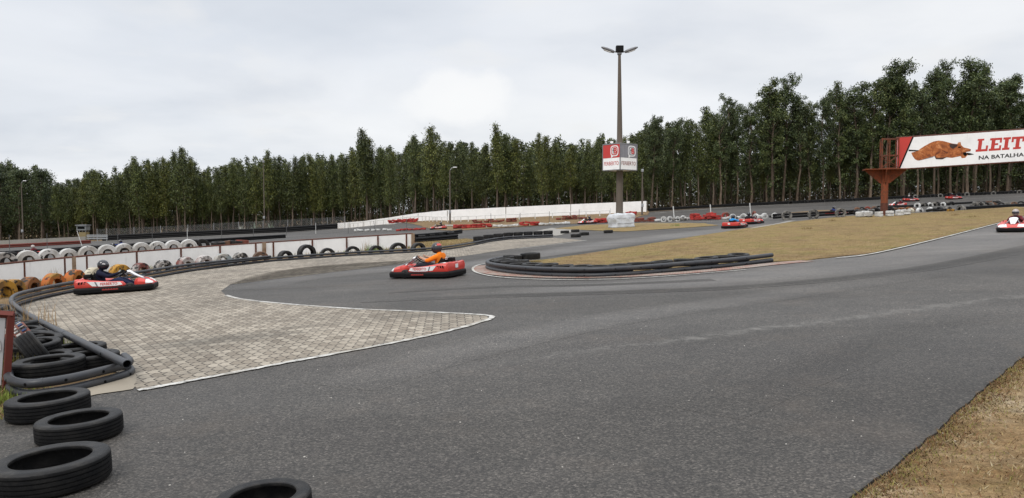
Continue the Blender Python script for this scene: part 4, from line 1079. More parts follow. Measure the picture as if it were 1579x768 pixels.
# post, flare and lattice box
def post(off):
    mb = MB(); z0 = bp.z
    bx = Vector((bp.x, bp.y, 0))+off
    zz = zat(1362, 282, 60.5)+off.dot(ex)*.04; zf = zat(1362, 262, 60.5)+off.dot(ex)*.04
    mb.tube([bx+Vector((0, 0, T(bx.x, bx.y)-.2)), bx+Vector((0, 0, zz))], .27, 24); bpart(mb, 'post', M['rust'], bb, True)
    mb = MB(); z1 = T(bx.x, bx.y); mb.tube([bx+Vector((0, 0, z1-.05)), bx+Vector((0, 0, z1+1.05))], .28, 24, False); bpart(mb, 'rusted_foot', M['dark_rust'], bb, True)
    mb = MB()
    for d, L in ((ex, 1.55), (-ex, 1.5), (ez, .9), (-ez, .9)):
        q = d.cross(Vector((0, 0, 1))).normalized()*.03
        pts = [bx+d*.2+Vector((0, 0, zz-.1)), bx+d*.42+Vector((0, 0, zz+.02)), bx+d*L+Vector((0, 0, zf-.05)), bx+d*L+Vector((0, 0, zf)), bx+d*.1+Vector((0, 0, zf))]
        mb.poly([p-q for p in pts], q, 2)
    mb.box(bx+Vector((0, 0, (zz+zf)/2)), (.5, .5, zf-zz)); bpart(mb, 'flared_head', M['rust'], bb)
    mb = MB(); mb.poly([bx+ex*u+ez*w+Vector((0, 0, zf+.003)) for u, w in ((-1.6, -.9), (1.65, -.9), (1.65, .9), (-1.6, .9))], (0, 0, 1), .06); bpart(mb, 'head_plate', M['rust'], bb)
    return bx, zf
bx, zf = post(Vector((0, 0, 0))); post(ex*(visW*UM-.2))
mb = MB(); zt_ = zat(1360, 214, 60.5); a0 = -.28; a1 = .92
for u in (a0, (a0+a1)/2-.05, a1):
    for w in (.25, -.75):
        mb.box(bx+ex*u+ez*w+Vector((0, 0, (zf+zt_)/2+.03)), (.11 if u == a0 else .07, .10, zt_-zf), Matrix.Rotation(math.atan2(ex.y, ex.x), 3, 'Z'))
for z in (zf+.12, (zf+zt_)/2-.1, zt_-.02):
    for w in (.25, -.75): mb.tube([bx+ex*a0+ez*w+Vector((0, 0, z)), bx+ex*a1+ez*w+Vector((0, 0, z))], .035, 6)
    for u in (a0, a1): mb.tube([bx+ex*u+ez*.25+Vector((0, 0, z)), bx+ex*u-ez*.75+Vector((0, 0, z))], .035, 6)
for w in (.25, -.75):
    mb.tube([bx+ex*a0+ez*w+Vector((0, 0, zf+.15)), bx+ex*a1+ez*w+Vector((0, 0, (zf+zt_)/2-.12))], .025, 6); mb.tube([bx+ex*a1+ez*w+Vector((0, 0, zf+.15)), bx+ex*a0+ez*w+Vector((0, 0, (zf+zt_)/2-.12))], .025, 6)
bpart(mb, 'lattice_frame', mat_rust('frame_paint', (.17, .045, .02), (.085, .035, .02), .45), bb)
# rear truss the length of the board
mb = MB()
for v in (.08, .92):
    mb.tube([on_panel(0, v, -.75), on_panel(UM, v, -.75)], .05, 6)
for i in range(14):
    u = UM*i/13; mb.tube([on_panel(u, .08, -.75), on_panel(u, .92, -.75)], .035, 6); mb.tube([on_panel(u, .92, -.12), on_panel(u, .92, -.75)], .03, 6)
    if i < 13: mb.tube([on_panel(u, .08, -.75), on_panel(UM*(i+1)/13, .92, -.75)], .03, 6)
bpart(mb, 'rear_truss', M['rust'], bb)
# ring of white tyres round the post foot
ring = [(1326, 58.8), (1339, 57.8), (1355, 57.2), (1372, 57.4), (1387, 58.0), (1398, 59.2), (1390, 60.6), (1334, 60.4)]
for i, (px, Y) in enumerate(ring):
    for lv in range(2):
        tyre('white', P(px, Y), random.uniform(.58, .66), f'{"upper" if lv else "lower"} white tyre, {ORD[i]} stack round the foot of the rusty billboard post', 'white tyres round the billboard post', True, 0, R_(random.uniform(-9, 9)), 0, lv*.2+.02)
# ------------------------------------------------------------------ lamp mast with sign box
mp = P(955, 61.5)
mast = empty('lamp_mast', 'tall concrete lamp mast with a red and grey sign box', 'lamp mast', mp)
mz = lambda py: zat(953, py, 61.5)-mp.z
mb = MB(); mb.tube([(0, 0, -.3), (0, 0, mz(262)), (-.03, 0, mz(200)), (-.09, 0, mz(84))], [.31, .27, .22, .115], 10); mb.build('pole', M['pole'], mast, True, 60)
mb = MB(); mb.box((-.09, 0, mz(84)+.12), (.34, .3, .3), None, .03); hub = mb.build('lamp_bracket', M['grey'], mast, False)
mb = MB(); mb.box((-.09, -.05, mz(78)+.12), (.62, .42, .52), None, .05); mb.box((-.09, -.27, mz(78)+.12), (.5, .02, .4)); mb.build('floodlight', M['black'], mast, True, 40)
for s, ang in ((1, 20), (-1, -18)):
    rot = Matrix.Rotation(R_(-ang), 3, 'Y'); mb = MB(); zc = mz(80)
    mb.tube([(-.09, 0, zc-.05), (-.09+s*.5, 0, zc+.03)], .06, 8)
    mb.build('lamp_arm', M['grey'], mast)
    mb = MB(); secs = []
    for x, w, h in ((.45, .10, .10), (.6, .17, .14), (.95, .22, .15), (1.3, .20, .12), (1.5, .08, .05)):
        q = Vector((s*x-.09, 0, zc+.0+(x-.45)*.36-.0)); secs.append([q+Vector((0, w*math.cos(a), h*math.sin(a))) for a in [2*math.pi*j/10 for j in range(10)]])
    mb.loft(secs); lh = mb.build('street_light_head', M['grey'], mast, True, 60)
    mb = MB(); q = Vector((s*1.0-.09, -.0, zc+.055)); mb.box(q, (.6, .28, .04), Matrix.Rotation(-s*R_(20), 3, 'Y'), .01); mb.build('lamp_glass', M['white'], lh, False)
# sign box: a square prism, one edge to the viewer
sz0, sz1 = mz(263), mz(223.5); W = 1.98; ang0 = math.atan2(-mp.y, -mp.x)
mb = MB(); bc = Vector((0, 0, (sz0+sz1)/2)); yaw = ang0+R_(45)+R_(1)
rot = Matrix.Rotation(yaw, 3, 'Z'); mb.box(bc, (W, W, sz1-sz0), rot); sb = mb.build('sign_box', M['whitewash'], mast, False)
mb = MB()
for z in (sz0, sz1):
    mb.tube([bc+rot @ Vector((a*W/2, b*W/2, z-bc.z)) for a, b in ((1, 1), (-1, 1), (-1, -1), (1, -1))], .045, 6, closed=True)
for a_, b_ in ((1, 1), (-1, 1), (-1, -1), (1, -1)): mb.tube([bc+rot @ Vector((a_*W/2, b_*W/2, sz0-bc.z)), bc+rot @ Vector((a_*W/2, b_*W/2, sz1-bc.z))], .045, 6)
mb.build('sign_edge', M['grey'], sb, False)
GREY_S = worn('sign_grey', (.20, .20, .22), .45, (.15, .14, .13), .2, 2); RED_S = worn('sign_red', (.50, .04, .035), .45, (.35, .1, .08), .2, 2); INK = worn('sign_dark_ink', (.05, .05, .055), .5)
logoB = text_mesh('B', .62, .002, .03); logoF = text_mesh('f', .62, .002, .01)
for m_ in (logoB,): m_.materials.append(RED_S)
logoF.materials.append(INK)
fer = text_mesh('FERBERTO', .42, .002, .0)
ferm = [fer.copy(), fer.copy()]; ferm[0].materials.append(RED_S); ferm[1].materials.append(worn('sign_dull_red', (.26, .06, .05), .5))
face_n = [rot @ Vector(q) for q in ((1, 0, 0), (0, 1, 0), (-1, 0, 0), (0, -1, 0))]
toV = Vector((-mp.x, -mp.y, 0)).normalized()
for n in face_n:
    u = Vector((-n.y, n.x, 0))    # rightwards for a viewer facing the side
    left = n.x < 0 if n.dot(toV) > .3 else n.y < 0
    o = bc+n*(W/2); H = sz1-sz0; B3 = Matrix((u, Vector((0, 0, 1)), n)).transposed()
    def pt(a, b, d): return o+u*(a*W/2)+Vector((0, 0, b*H/2))+n*d
    mb = MB(); mb.poly([pt(-.97, -.06, .004), pt(.97, -.06, .004), pt(.97, .96, .004), pt(-.97, .96, .004)], n, .003); top = mb.build('sign_top_field', RED_S if left else GREY_S, sb, False)
    if not left:
        mb = MB()
        for a in (-.8, -.62, -.44, -.26, -.08): mb.poly([pt(a-.03, -.05, .009), pt(a+.03, -.05, .009), pt(a+.03, .95, .009), pt(a-.03, .95, .009)], n, .002)
        mb.build('sign_stripe', worn('sign_stripe_grey_%d' % int(n.x*9+20), (.27, .27, .29), .5), top, False)
    # speech bubble: white outline, tail at lower left, letters inside
    cx_, cy_ = .36, .47
    bub = [(cx_+.46*math.copysign(abs(math.cos(a))**.6, math.cos(a)), cy_+.42*math.copysign(abs(math.sin(a))**.6, math.sin(a))) for a in [2*math.pi*q/24 for q in range(24)]]
    mb = MB(); mb.poly([pt(a, b, .013) for a, b in bub], n, .003); mb.poly([pt(cx_-.40, cy_-.05, .0135), pt(cx_-.05, cy_-.36, .0135), pt(cx_-.38, cy_-.56, .0135)], n, .003)
    logo = mb.build('logo_bubble', M['white'], sb, False)
    mb = MB(); mb.poly([pt(cx_+(a-cx_)*.80, cy_+(b-cy_)*.80, .018) for a, b in bub], n, .002); mb.build('logo_field', RED_S if left else GREY_S, logo, False)
    mb = MB(); mb.poly([pt(cx_+(a-cx_)*.62, cy_+(b-cy_)*.62, .022) for a, b in bub], n, .002); mb.build('logo_field', M['white'], logo, False)
    for me, dx in ((logoF, -.13), (logoB, .10)):
        t = link(D.objects.new('logo_letter', me), logo); t.location = pt(cx_+dx, cy_-.02, .028); t.rotation_euler = B3.to_euler(); t.scale = (.95, 1.0, 1)
    t = link(D.objects.new('lettering', ferm[0 if left else 1]), sb); t.location = pt(0, -.50, .010); t.rotation_euler = B3.to_euler(); xw = max(v.co.x for v in fer.vertices)-min(v.co.x for v in fer.vertices); t.scale = (W*.84/xw, 1.05, 1)
for d in (toV.cross(Vector((0, 0, 1))), -toV.cross(Vector((0, 0, 1)))):
    mb = MB(); q = bc+d*W*.34+toV*.35+Vector((0, 0, (sz1-sz0)/2)); mb.tube([q, q+Vector((0, 0, .12))], .03, 6); mb.box(q+Vector((0, 0, .2)), (.24, .16, .16), None, .02); mb.build('spotlight', M['white'], sb, False)
# wrapped base block
bm = bmesh.new(); bmesh.ops.create_cube(bm, size=1.0); bmesh.ops.subdivide_edges(bm, edges=bm.edges[:], cuts=9, use_grid_fill=True)
from mathutils import noise as mnoise
for v in bm.verts:
    x, y, z = v.co; f = 1.0-.12*max(0, z)-.05*(abs(x*2)**4+abs(y*2)**4)*.5
    v.co = Vector((x*1.78*f*(1+.06*math.sin(z*7)), y*1.7*f, (z+.5)*1.12))
    n = mnoise.noise_vector(v.co*2.6)*.10 + mnoise.noise_vector(v.co*7)*.03; v.co += n*1.1*(.3 if v.co.z < .03 else 1.0)
    v.co.z = max(v.co.z, -.05)
me = D.meshes.new('wrapped_base'); bm.to_mesh(me); bm.free(); me.materials.append(M['tarp']); me.polygons.foreach_set('use_smooth', [True]*len(me.polygons))
wb = link(D.objects.new('wrapped_base', me)); wp = P(958, 60.6); wb.location = wp+Vector((0, 0, .03)); wb.rotation_euler = (0, -math.atan(SLOPE), .3)
tag(wb, 'lumpy block wrapped in pale tarpaulin at the foot of the lamp mast', 'wrapped block')
mb = MB()
for z in (.36, .78): mb.tube([Vector((.93*math.copysign(abs(math.cos(a))**.35, math.cos(a))*(1-.05*z), .88*math.copysign(abs(math.sin(a))**.35, math.sin(a))*(1-.05*z), z)) for a in [2*math.pi*q/40 for q in range(40)]], .012, 5, closed=True)
mb.build('binding_rope', M['grey'], wb)
# ------------------------------------------------------------------ small street furniture
sg = G(9, 603); sgn = empty('trackside_board', 'grey board in a rusty frame, cut by the left edge of the photo', 'sign', sg)
dirs = Vector((-1.0, -.25, 0)).normalized(); lean = Vector((.10, .0, 1)).normalized(); sn = Vector((-dirs.y, dirs.x, 0))
if sn.y > 0: sn = -sn
Hs = .84; Ws = 1.3; zslope = .12
def sp(a, h, d=0): return dirs*a+lean*h+Vector((0, 0, zslope*a))+sn*d
def barbox(p, q, w, mat, nm):
    mb = MB(); mb.tube([p, q], w, 4); mb.build(nm, mat, sgn, False)
barbox(sp(0, 0), sp(0, Hs), .045, M['frame_rust'], 'frame_post'); barbox(sp(Ws, 0), sp(Ws, Hs), .045, M['frame_rust'], 'frame_post'); barbox(sp(-.03, Hs), sp(Ws, Hs), .04, M['frame_rust'], 'frame_rail')
mb = MB(); mb.poly([sp(.05, .06), sp(Ws-.05, .06), sp(Ws-.05, Hs-.03), sp(.05, Hs-.03)], -sn, .01); bp_ = mb.build('board_face', mat_wall('grey_board', (.36, .36, .37)), sgn, False)
tx = text_mesh('in', .26, .002, .004); tx.materials.append(M['white']); t = link(D.objects.new('lettering', tx), bp_); t.location = sp(.16, .52, .012); t.rotation_euler = Matrix((-dirs, lean, sn)).transposed().to_euler()
# marker posts beside the far tracks
mp_ = 0
def post_thing(px, y0, y1, Y, mat, label, group, tilt=0.0, r=.03):
    b = P(px, Y); z1 = zat(px, y0, Y); mb = MB(); h = max(.4, z1-b.z)
    mb.tube([(0, 0, -.05), (tilt, 0, h)], [r, r*.9], 6)
    o = mb.build('marker_post', mat, None); o.location = b; tag(o, label, 'post', group)
PG = worn('post_grey', (.10, .10, .10), .6); PW = worn('post_white', (.62, .62, .60), .6)
for i, (px, a, b, Y, w, tl) in enumerate([(15, 362, 384, 74, 0, 0), (73, 360, 383, 74, 0, 0), (128, 356, 383, 74, 1, -.55), (182, 360, 378, 80, 0, 0), (235, 354, 371, 84, 0, 0), (289, 352, 370, 84, 1, 0), (342, 355, 370, 86, 0, 0), (391, 352, 367, 90, 0, 0), (442, 350, 364, 92, 0, 0), (487, 344, 362, 92, 1, 0), (537, 343, 358, 88, 0, 0), (579, 341, 354, 88, 0, -.2), (627, 338, 353, 86, 0, 0), (671, 335, 347, 92, 0, 0), (757, 329, 340, 88, 0, 0), (802, 328, 338, 88, 0, 0), (847, 326, 337, 88, 0, 0), (893, 323, 336, 86, 0, 0), (941, 321, 335, 84, 1, 0)]):
    post_thing(px, a, b, Y, PW if w else PG, f'{ORD[i]} thin marker post from the left along the far track edge', 'marker posts along the far track', tl)
for i, (px, a, b) in enumerate([(1040, 318, 331), (1097, 315, 330), (1158, 313, 331)]):
    post_thing(px, a, b, 76, PW, f'{["left", "middle", "right"][i]} leaning white post above the red and white tyre stacks', 'leaning white posts', -.15, .055)
for i, (px, a) in enumerate([(1143, 306), (1147, 306)]): post_thing(px, a, 313, 122, PW, ['left', 'right'][i]+' of two short white posts at the forest edge', 'short white posts', 0, .12)
# lamp poles
def lamp_pole(px, ytop, Y, head, label, r=.10):
    b = P(px, Y); root = empty('lamp_pole', label, 'lamp', b); h = zat(px, ytop, Y)-b.z
    mb = MB(); mb.tube([(0, 0, -.1), (0, 0, h*.35), (0, 0, h)], [r*1.3, r, r*.6], 8); mb.build('pole', M['pole'], root, True, 60)
    mb = MB()
    if head:
        mb.tube([(0, 0, h-.1), (head*.4, 0, h+.25), (head*1.0, 0, h+.35)], .045, 6); mb.build('lamp_arm', M['galv'], root)
        mb = MB(); mb.box((head*1.15, 0, h+.34), (.5, .2, .12), None, .04); mb.build('lamp_head', M['white'], root, True, 50)
    else: mb.box((0, 0, h), (.3, .3, .4), None, .04); mb.build('lamp_head', M['galv'], root)
    mb = MB(); mb.box((.0, -.18, h*.22), (.3, .2, .45), None, .02); mb.build('switch_box', M['galv'], root)
lamp_pole(36, 282, 124, .5, 'slim lamp pole with white head at the far left forest edge')
lamp_pole(408, 249, 128, 0, 'grey pole with a small dark head rising before the middle of the forest')
lamp_pole(694, 262, 98, .6, 'lamp pole with white head just in front of the long white wall')
lamp_pole(990, 263, 98, 0, 'grey pole right beside the sign box, at the end of the long white wall', .11)
# long white wall
lw = [P(*q) for q in [(520, 146), (560, 136), (600, 124), (645, 112), (690, 104.5), (780, 104), (880, 104), (997, 104)]]
lwall = empty('concrete_wall', 'long white panelled concrete wall before the forest', 'wall', lw[4])
lz = [(520, 344, 353), (560, 341, 351), (600, 335.5, 347), (645, 328.5, 344), (690, 324, 341.5), (780, 319.5, 336), (880, 315, 331), (997, 310, 326)]
# panels of about 6 m, separated by thin piers
full = []
for (q0, p0), (q1, p1) in zip(zip(lz, lw), list(zip(lz, lw))[1:]):
    n = max(1, int((p1-p0).length/5.5))
    for j in range(n):
        f = j/n; p = p0.lerp(p1, f); px = q0[0]+(q1[0]-q0[0])*f; yt = q0[1]+(q1[1]-q0[1])*f; full.append((Vector((p.x, p.y, T(p.x, p.y)-.3)), zat(px, yt, p.y)))
full.append((Vector((lw[-1].x, lw[-1].y, T(lw[-1].x, lw[-1].y)-.3)), zat(997, 310, 104)))
for (p, z), (q, z2) in zip(full, full[1:]):
    mb = MB(); d = (q-p).normalized(); nrm_ = Vector((-d.y, d.x, 0)); p1, q1 = p+d*.05, q-d*.05
    o = [p1, q1, Vector((q1.x, q1.y, z2)), Vector((p1.x, p1.y, z))]; mb.poly([v-lw[4] for v in o], nrm_, .18); mb.build('wall_panel', M['whitewall'], lwall, False)
mb = MB()
for p, z in full: mb.box(Vector((p.x, p.y+.10, (p.z+z)/2-.03))-lw[4], (.13, .16, z-p.z-.06))
mb.build('pier', M['pale_concrete'], lwall, False)
# low white trestle fence along the wall
mb = MB(); fz = [P(*q) for q in [(540, 134), (600, 118), (645, 108), (690, 101), (780, 100), (940, 99)]]; fb = fz[3]
fp_ = catmull(fz, 7)
mb.tube([p-fb+Vector((0, 0, .75)) for p in fp_], .05, 5)
for p in fp_: mb.box(p-fb+Vector((0, 0, .36)), (.10, .10, .76))
tag(mb.build('low_fence', PW, None, False), 'low white post and rail fence along the foot of the long white wall', 'fence'); COL.objects['low_fence'].location = fb
# low grey wall, guard rail, hut and fence at the far left
q = [P(-60, 122), P(40, 122), P(132, 124)]; mb = MB(); mb.loft([[p-q[1]+Vector((0, 0, -.2)), p-q[1]+Vector((0, 0, .85)), p-q[1]+Vector((0, .25, .85)), p-q[1]+Vector((0, .25, -.2))] for p in q]); o = mb.build('low_wall', M['pale_concrete'], None, False); o.location = q[1]; tag(o, 'low grey concrete wall at the far left before the forest', 'wall')
hb = P(130, 125); hut = empty('marshal_hut', 'small grey marshal hut on a yellowish base at the forest edge', 'hut', hb)
mb = MB(); mb.box((0, 0, .9), (1.2, 1.1, 1.4), None, .02); mb.build('base_cabin', worn('hut_ochre', (.22, .17, .08), .7), hut, False)
mb = MB(); mb.box((-.1, 0, 2.3), (1.6, 1.3, .8), None, .02); mb.build('upper_cabin', worn('hut_grey', (.17, .18, .18), .7), hut, False)
mb = MB(); mb.box((-.1, 0, 2.78), (1.9, 1.6, .10)); mb.build('hut_roof', M['galv'], hut, False)
mb = MB(); mb.box((-.1, -.66, 2.35), (1.2, .02, .4)); mb.build('hut_window', M['dark_hole'], hut, False)
for sx in (-.5, .5):
    for sy in (-.45, .45): mb = MB(); mb.box((sx, sy, 1.75), (.08, .08, .35)); mb.build('hut_leg', M['galv'], hut, False)
gb = P(150, 120); gr = empty('guard_rail', 'short pale guard rail right of the marshal hut', 'guard rail', gb)
for z in (.45, .75, 1.0): mb = MB(); mb.box((0, 0, z), (3.4, .08, .17), None, .02); mb.build('rail', M['galv'], gr, False)
for x in (-1.5, 0, 1.5): mb = MB(); mb.box((x, .1, .5), (.1, .1, 1.1)); mb.build('rail_post', M['galv'], gr, False)
def chain_fence(pxs, Y, h, label):
    a, b = P(pxs[0], Y), P(pxs[-1], Y); root = empty('chain_link_fence', label, 'fence', a); L = (b-a).length
    for px in pxs:
        p = P(px, Y)-a; mb = MB(); mb.tube([p, p+Vector((0, 0, h+.1))], .05, 6); mb.build('fence_post', M['galv'], root)
    mb = MB(); dx = (b-a)/L; n = int(L/.3)
    for i in range(-int(h/.3), n):
        for s in (1, -1):
            x0 = i*.3; x1 = x0+h
            if s == -1: x0, x1 = x1, x0
            p, q = dx*x0, dx*x1+Vector((0, 0, h))
            c0, c1 = 0.0, 1.0
            if s == 1:
                if x0 < 0: c0 = -x0/h
                if x1 > L: c1 = (L-x0)/h
            else:
                if x0 > L: c0 = (x0-L)/h
                if x1 < 0: c1 = x0/h
            if c1 <= c0: continue
            P0, P1 = p.lerp(q, c0), p.lerp(q, c1); sd = Vector((.010, 0, .010)); up_ = Vector((0, .02, 0))
            mb.add([P0-sd, P1-sd, P1+sd, P0+sd], [(0, 1, 2, 3)])
    mb.build('wire_mesh', M['galv'], root, False, fixn=False)
chain_fence([330, 368, 406, 444, 480, 505, 532], 132, 2.1, 'tall chain link fence at the forest edge left of the long white wall')
chain_fence([150, 165, 207, 248, 290, 330], 131, 2.0, 'chain link fence on low posts behind the black barrier at left')
# pale spiky plants behind that fence
AG = worn('agave_grey_green', (.20, .24, .19), .6); AG2 = worn('agave_pale', (.36, .37, .33), .6)
for i, (px, h, m) in enumerate([(371, 1.9, AG2), (394, 2.3, AG), (418, 2.3, AG)]):
    mb = MB(); b = P(px, 130)
    for j in range(26):
        a = random.uniform(0, 6.28); el = random.uniform(.4, 1.4); L = h*random.uniform(.6, 1.0); d = Vector((math.cos(a)*math.cos(el), math.sin(a)*math.cos(el), math.sin(el))); s = Vector((-d.y, d.x, 0)).normalized()*.09; w = d.cross(s).normalized()*.03
        mid = d*L*.45; tip = d*L+Vector((0, 0, -.15*L*(1.4-el)))
        mb.add([-s, s, mid+s*1.2, mid-s*1.2, tip, mid+w], [(0, 1, 2, 3), (3, 2, 4), (3, 5, 2)])
    o = mb.build('agave', m, None, False, fixn=False); o.location = b; tag(o, ['pale spiky agave at the left of three behind the chain link fence', 'tall grey-green agave in the middle of three behind the chain link fence', 'tall grey-green agave at the right of three behind the chain link fence'][i], 'plant')
# black barriers at the forest edge
def far_barrier(pts, label, hs, r, matn='black'):
    root = empty('pipe_barrier', label, 'barrier', pts[0].copy()); c = catmull(pts, 5)
    for z in hs: mb = MB(); mb.tube([p-pts[0]+Vector((0, 0, z)) for p in c], r, 8); mb.build('pipe', M[matn], root)
far_barrier([P(*q) for q in [(158, 123), (300, 126), (420, 126), (520, 122)]], 'tall black barrier along the forest edge left of the long white wall', (.16, .46, .76), .17)
far_barrier([P(*q) for q in [(-80, 96), (0, 97), (70, 99), (140, 102)]], 'dark rusty barrier across the track at the far left', (.12, .36), .14, 'frame_rust')
far_barrier([P(*q) for q in [(1000, 105), (1150, 112), (1300, 115), (1450, 116), (1600, 117)]], 'long black barrier along the forest edge at right', (.12, .32), .13)
far_barrier([P(*q) for q in [(1192, 62), (1250, 63), (1300, 64), (1330, 65)]], 'black pipes with three upright tyres left of the billboard post', (.46, .24), .10)
far_barrier([P(*q) for q in [(1318, 73), (1360, 74), (1400, 76)]], 'black pipes just behind the rusty billboard post', (.3, .12), .09)
far_barrier([P(*q) for q in [(1484, 68), (1530, 69), (1579, 70), (1640, 71)]], 'black pipes at the back of the infield by the right edge', (.22, .08), .10)
far_barrier([P(*q) for q in [(636, 56), (665, 58), (700, 63), (712, 66)]], 'dark pipe barrier just right of the end of the white board wall', (.28, .12), .09)
far_barrier([P(*q) for q in [(640, 47), (670, 48.5), (705, 51)]], 'lower dark pipe barrier at the end of the white board wall', (.26, .1), .09)
far_barrier([P(*q) for q in [(-60, 58), (60, 62), (200, 68), (330, 74), (440, 80)]], 'low black barrier behind the bank of white half-sunk tyres', (.3, .12), .11)
far_barrier([P(*q) for q in [(1380, 90), (1450, 91), (1510, 92)]], 'black pipe under the row of half tyres on the far track', (.15,), .12)
# ------------------------------------------------------------------ distant tyres
def row(pts, n, kind, dia, levels, label, group, lie=True, sink=.0, jit=.14):
    pts = [P(*q) for q in pts]; L = [0]
    for a, b in zip(pts, pts[1:]): L.append(L[-1]+(b-a).length)
    for i in range(n):
        s = (i+.5)/n*L[-1]
        for k in range(len(pts)-1):
            if s <= L[k+1]: break
        p = pts[k].lerp(pts[k+1], (s-L[k])/max(1e-6, L[k+1]-L[k])); p.z = T(p.x, p.y)
        for lv in range(levels):
            if lv and random.random() < .22: break
            q = p+Vector((random.uniform(-jit, jit), random.uniform(-jit, jit), 0)); kd = kind if isinstance(kind, str) else kind[i % len(kind)]
            if lie: tyre(kd, q, dia*random.uniform(.95, 1.05), label, group, True, 0, R_(random.uniform(-13, 13)), 0, lv*.2*dia/.62+.03)
            else: tyre(kd, q, dia*random.uniform(.9, 1.08), label, group, False, row_axis(CX+FPX*q.x/q.y, q.y)+random.uniform(-.5, .5), random.uniform(-.15, .15), sink, lv*.2)
g1 = 'red and white tyre stacks along the far bend'
row([(600, 112), (643, 104)], 9, 'red', .7, 2, 'red tyre in the raised stack at the left foot of the long white wall', g1)
row([(545, 92), (606, 90)], 7, 'white', .62, 1, 'white tyre lying in the row left of the red ones, before the long white wall', g1)
row([(609, 88), (656, 88)], 7, 'red', .64, 1, 'red tyre in the low row left of the kart before the long white wall', g1)
row([(700, 86), (757, 85)], 8, 'red', .66, 2, 'red tyre in the low row just right of the kart before the long white wall', g1)
row([(760, 85), (799, 84.5)], 6, 'white', .66, 1, 'white tyre in the row between two red rows, left of the lamp mast', g1)
row([(802, 84.5), (831, 84)], 4, 'red', .68, 2, 'red tyre in the short bright red stack left of the lamp mast', g1)
row([(833, 84), (880, 83)], 7, 'white', .66, 1, 'white tyre in the row left of the kart by the wrapped lamp base', g1)
row([(917, 82), (942, 81)], 4, 'red', .7, 2, 'red tyre in the short stack touching the left of the wrapped lamp base', g1)
row([(728, 97), (797, 96)], 8, 'darkred', .7, 2, 'dark red tyre in the upper row close before the long white wall', g1)
row([(858, 96), (906, 95)], 6, 'darkred', .7, 2, 'dark red tyre in the heap on the brown slope left of the lamp mast', g1)
row([(964, 98), (982, 98)], 3, 'red', .7, 2, 'red tyre in the small stack right of the lamp mast at the wall end', g1)
row([(976, 78), (1011, 76)], 6, 'darkred', .66, 2, 'dark red tyre in the stack just right of the wrapped lamp base', g1)
row([(1014, 75.5), (1064, 74)], 9, ['white', 'grey', 'white'], .66, 1, 'white or grey tyre in the row right of the dark red stack', g1, True, 0, .25)
row([(1018, 75), (1060, 74)], 4, 'white', .62, 1, 'white tyre propped upright in the row right of the lamp mast', g1, False, .1, .2)
row([(1066, 73.5), (1108, 72)], 7, 'red', .68, 3, 'bright red tyre in the three-high stack right of the lamp mast', g1)
row([(1111, 72), (1200, 69)], 10, ['white', 'white', 'black'], .66, 1, 'white or black tyre in the row behind the two red karts', g1, True, 0, .3)
row([(1122, 71), (1222, 68)], 6, 'white', .62, 1, 'white tyre propped upright in the row behind the two red karts', g1, False, .15, .2)
row([(1118, 84), (1122, 84)], 2, ['red', 'darkred'], .8, 1, 'red tyre standing beyond the white row above the light blue driver', 'two red tyres beyond the white row', False, .3)
tyre('darkred', P(1163, 86), .8, 'lone dark red tyre standing on the dry strip right of the leaning posts', None, False, 0, 0, .35)
for i, (px, d) in enumerate([(1213, .92), (1254, .95), (1296, .95)]): tyre('grey', P(px, 60.8), d*.92, f'{["left", "middle", "right"][i]} upright dusty black tyre before the black pipes left of the billboard post', None, False, row_axis(px, 60)+.15, 0, .08)
g2 = 'heaps of old tyres around the far right tracks'
row([(1318, 64), (1345, 65)], 4, ['black', 'grey'], .62, 2, 'black or dusty tyre in the pile just left of the billboard post', g2)
row([(1345, 67), (1378, 68)], 2, 'black', .95, 1, 'big black tyre standing behind the foot of the billboard post', g2, False, .3)
row([(1378, 68), (1408, 68)], 5, ['rusty', 'brown'], .75, 1, 'rusty brown half-sunk tyre right of the billboard post', g2, False, .35)
for px, c, lab in [(1404, 'cream', 'cream half tyre right of the rusty brown ones'), (1418, 'white', 'white tyre with orange stains standing right of the billboard post'), (1434, 'white', 'white half tyre beside the flat black tyres at the back of the infield'), (1449, 'black', 'black half tyre above the flat black ones at the back of the infield'), (1462, 'grey', 'dusty half tyre beside the yellow-edged flat tyre'), (1482, 'grey', 'large dusty half tyre at the left end of the black pipes')]:
    tyre(c, P(px, 67), .86 if px == 1482 else .72, lab, None, False, row_axis(px, 67)+random.choice((-.8, .8)), 0, .42, 0, 1.2)
row([(1430, 65), (1455, 65)], 4, 'black', .6, 1, 'flat black tyre in the short row at the back of the infield', g2)
tyre('yellow', P(1466, 64.5), .62, 'flat dark tyre with yellowish edge at the back of the infield', None, True)
row([(1500, 70), (1528, 71)], 5, ['grey', 'black'], .75, 1, 'dusty tyre leaning behind the black pipes by the right edge', g2, False, .2)
row([(1530, 71), (1585, 73)], 6, ['rusty', 'black', 'grey'], .72, 1, 'dusty half tyre behind the black pipes close to the right edge', g2, False, .3)
row([(1500, 80), (1540, 80)], 7, ['grey', 'rusty', 'black'], .72, 2, 'tyre in the dusty heap between the two far right tracks', g2, True, 0, .3)
row([(1412, 90), (1468, 90)], 9, ['white', 'grey', 'black'], .7, 1, 'white or grey half tyre in the row below the billboard panel', g2, False, .3)
row([(1318, 86), (1358, 87)], 5, ['rusty', 'black', 'darkred'], .8, 1, 'dull half tyre on the dry strip behind the billboard post', g2, False, .4)
row([(1180, 113), (1330, 115)], 6, 'black', .7, 1, 'black tyre on the forest edge left of the billboard', g2, False, .35)
row([(1390, 115), (1579, 116)], 14, ['black', 'grey', 'black'], .75, 1, 'dark tyre on the black barrier at the forest edge below the billboard', g2, False, .25)
row([(640, 55.4), (700, 62)], 4, 'black', .6, 1, 'black tyre lying along the dark pipe barrier right of the white board wall', g2)
print('TYRES', NT_)
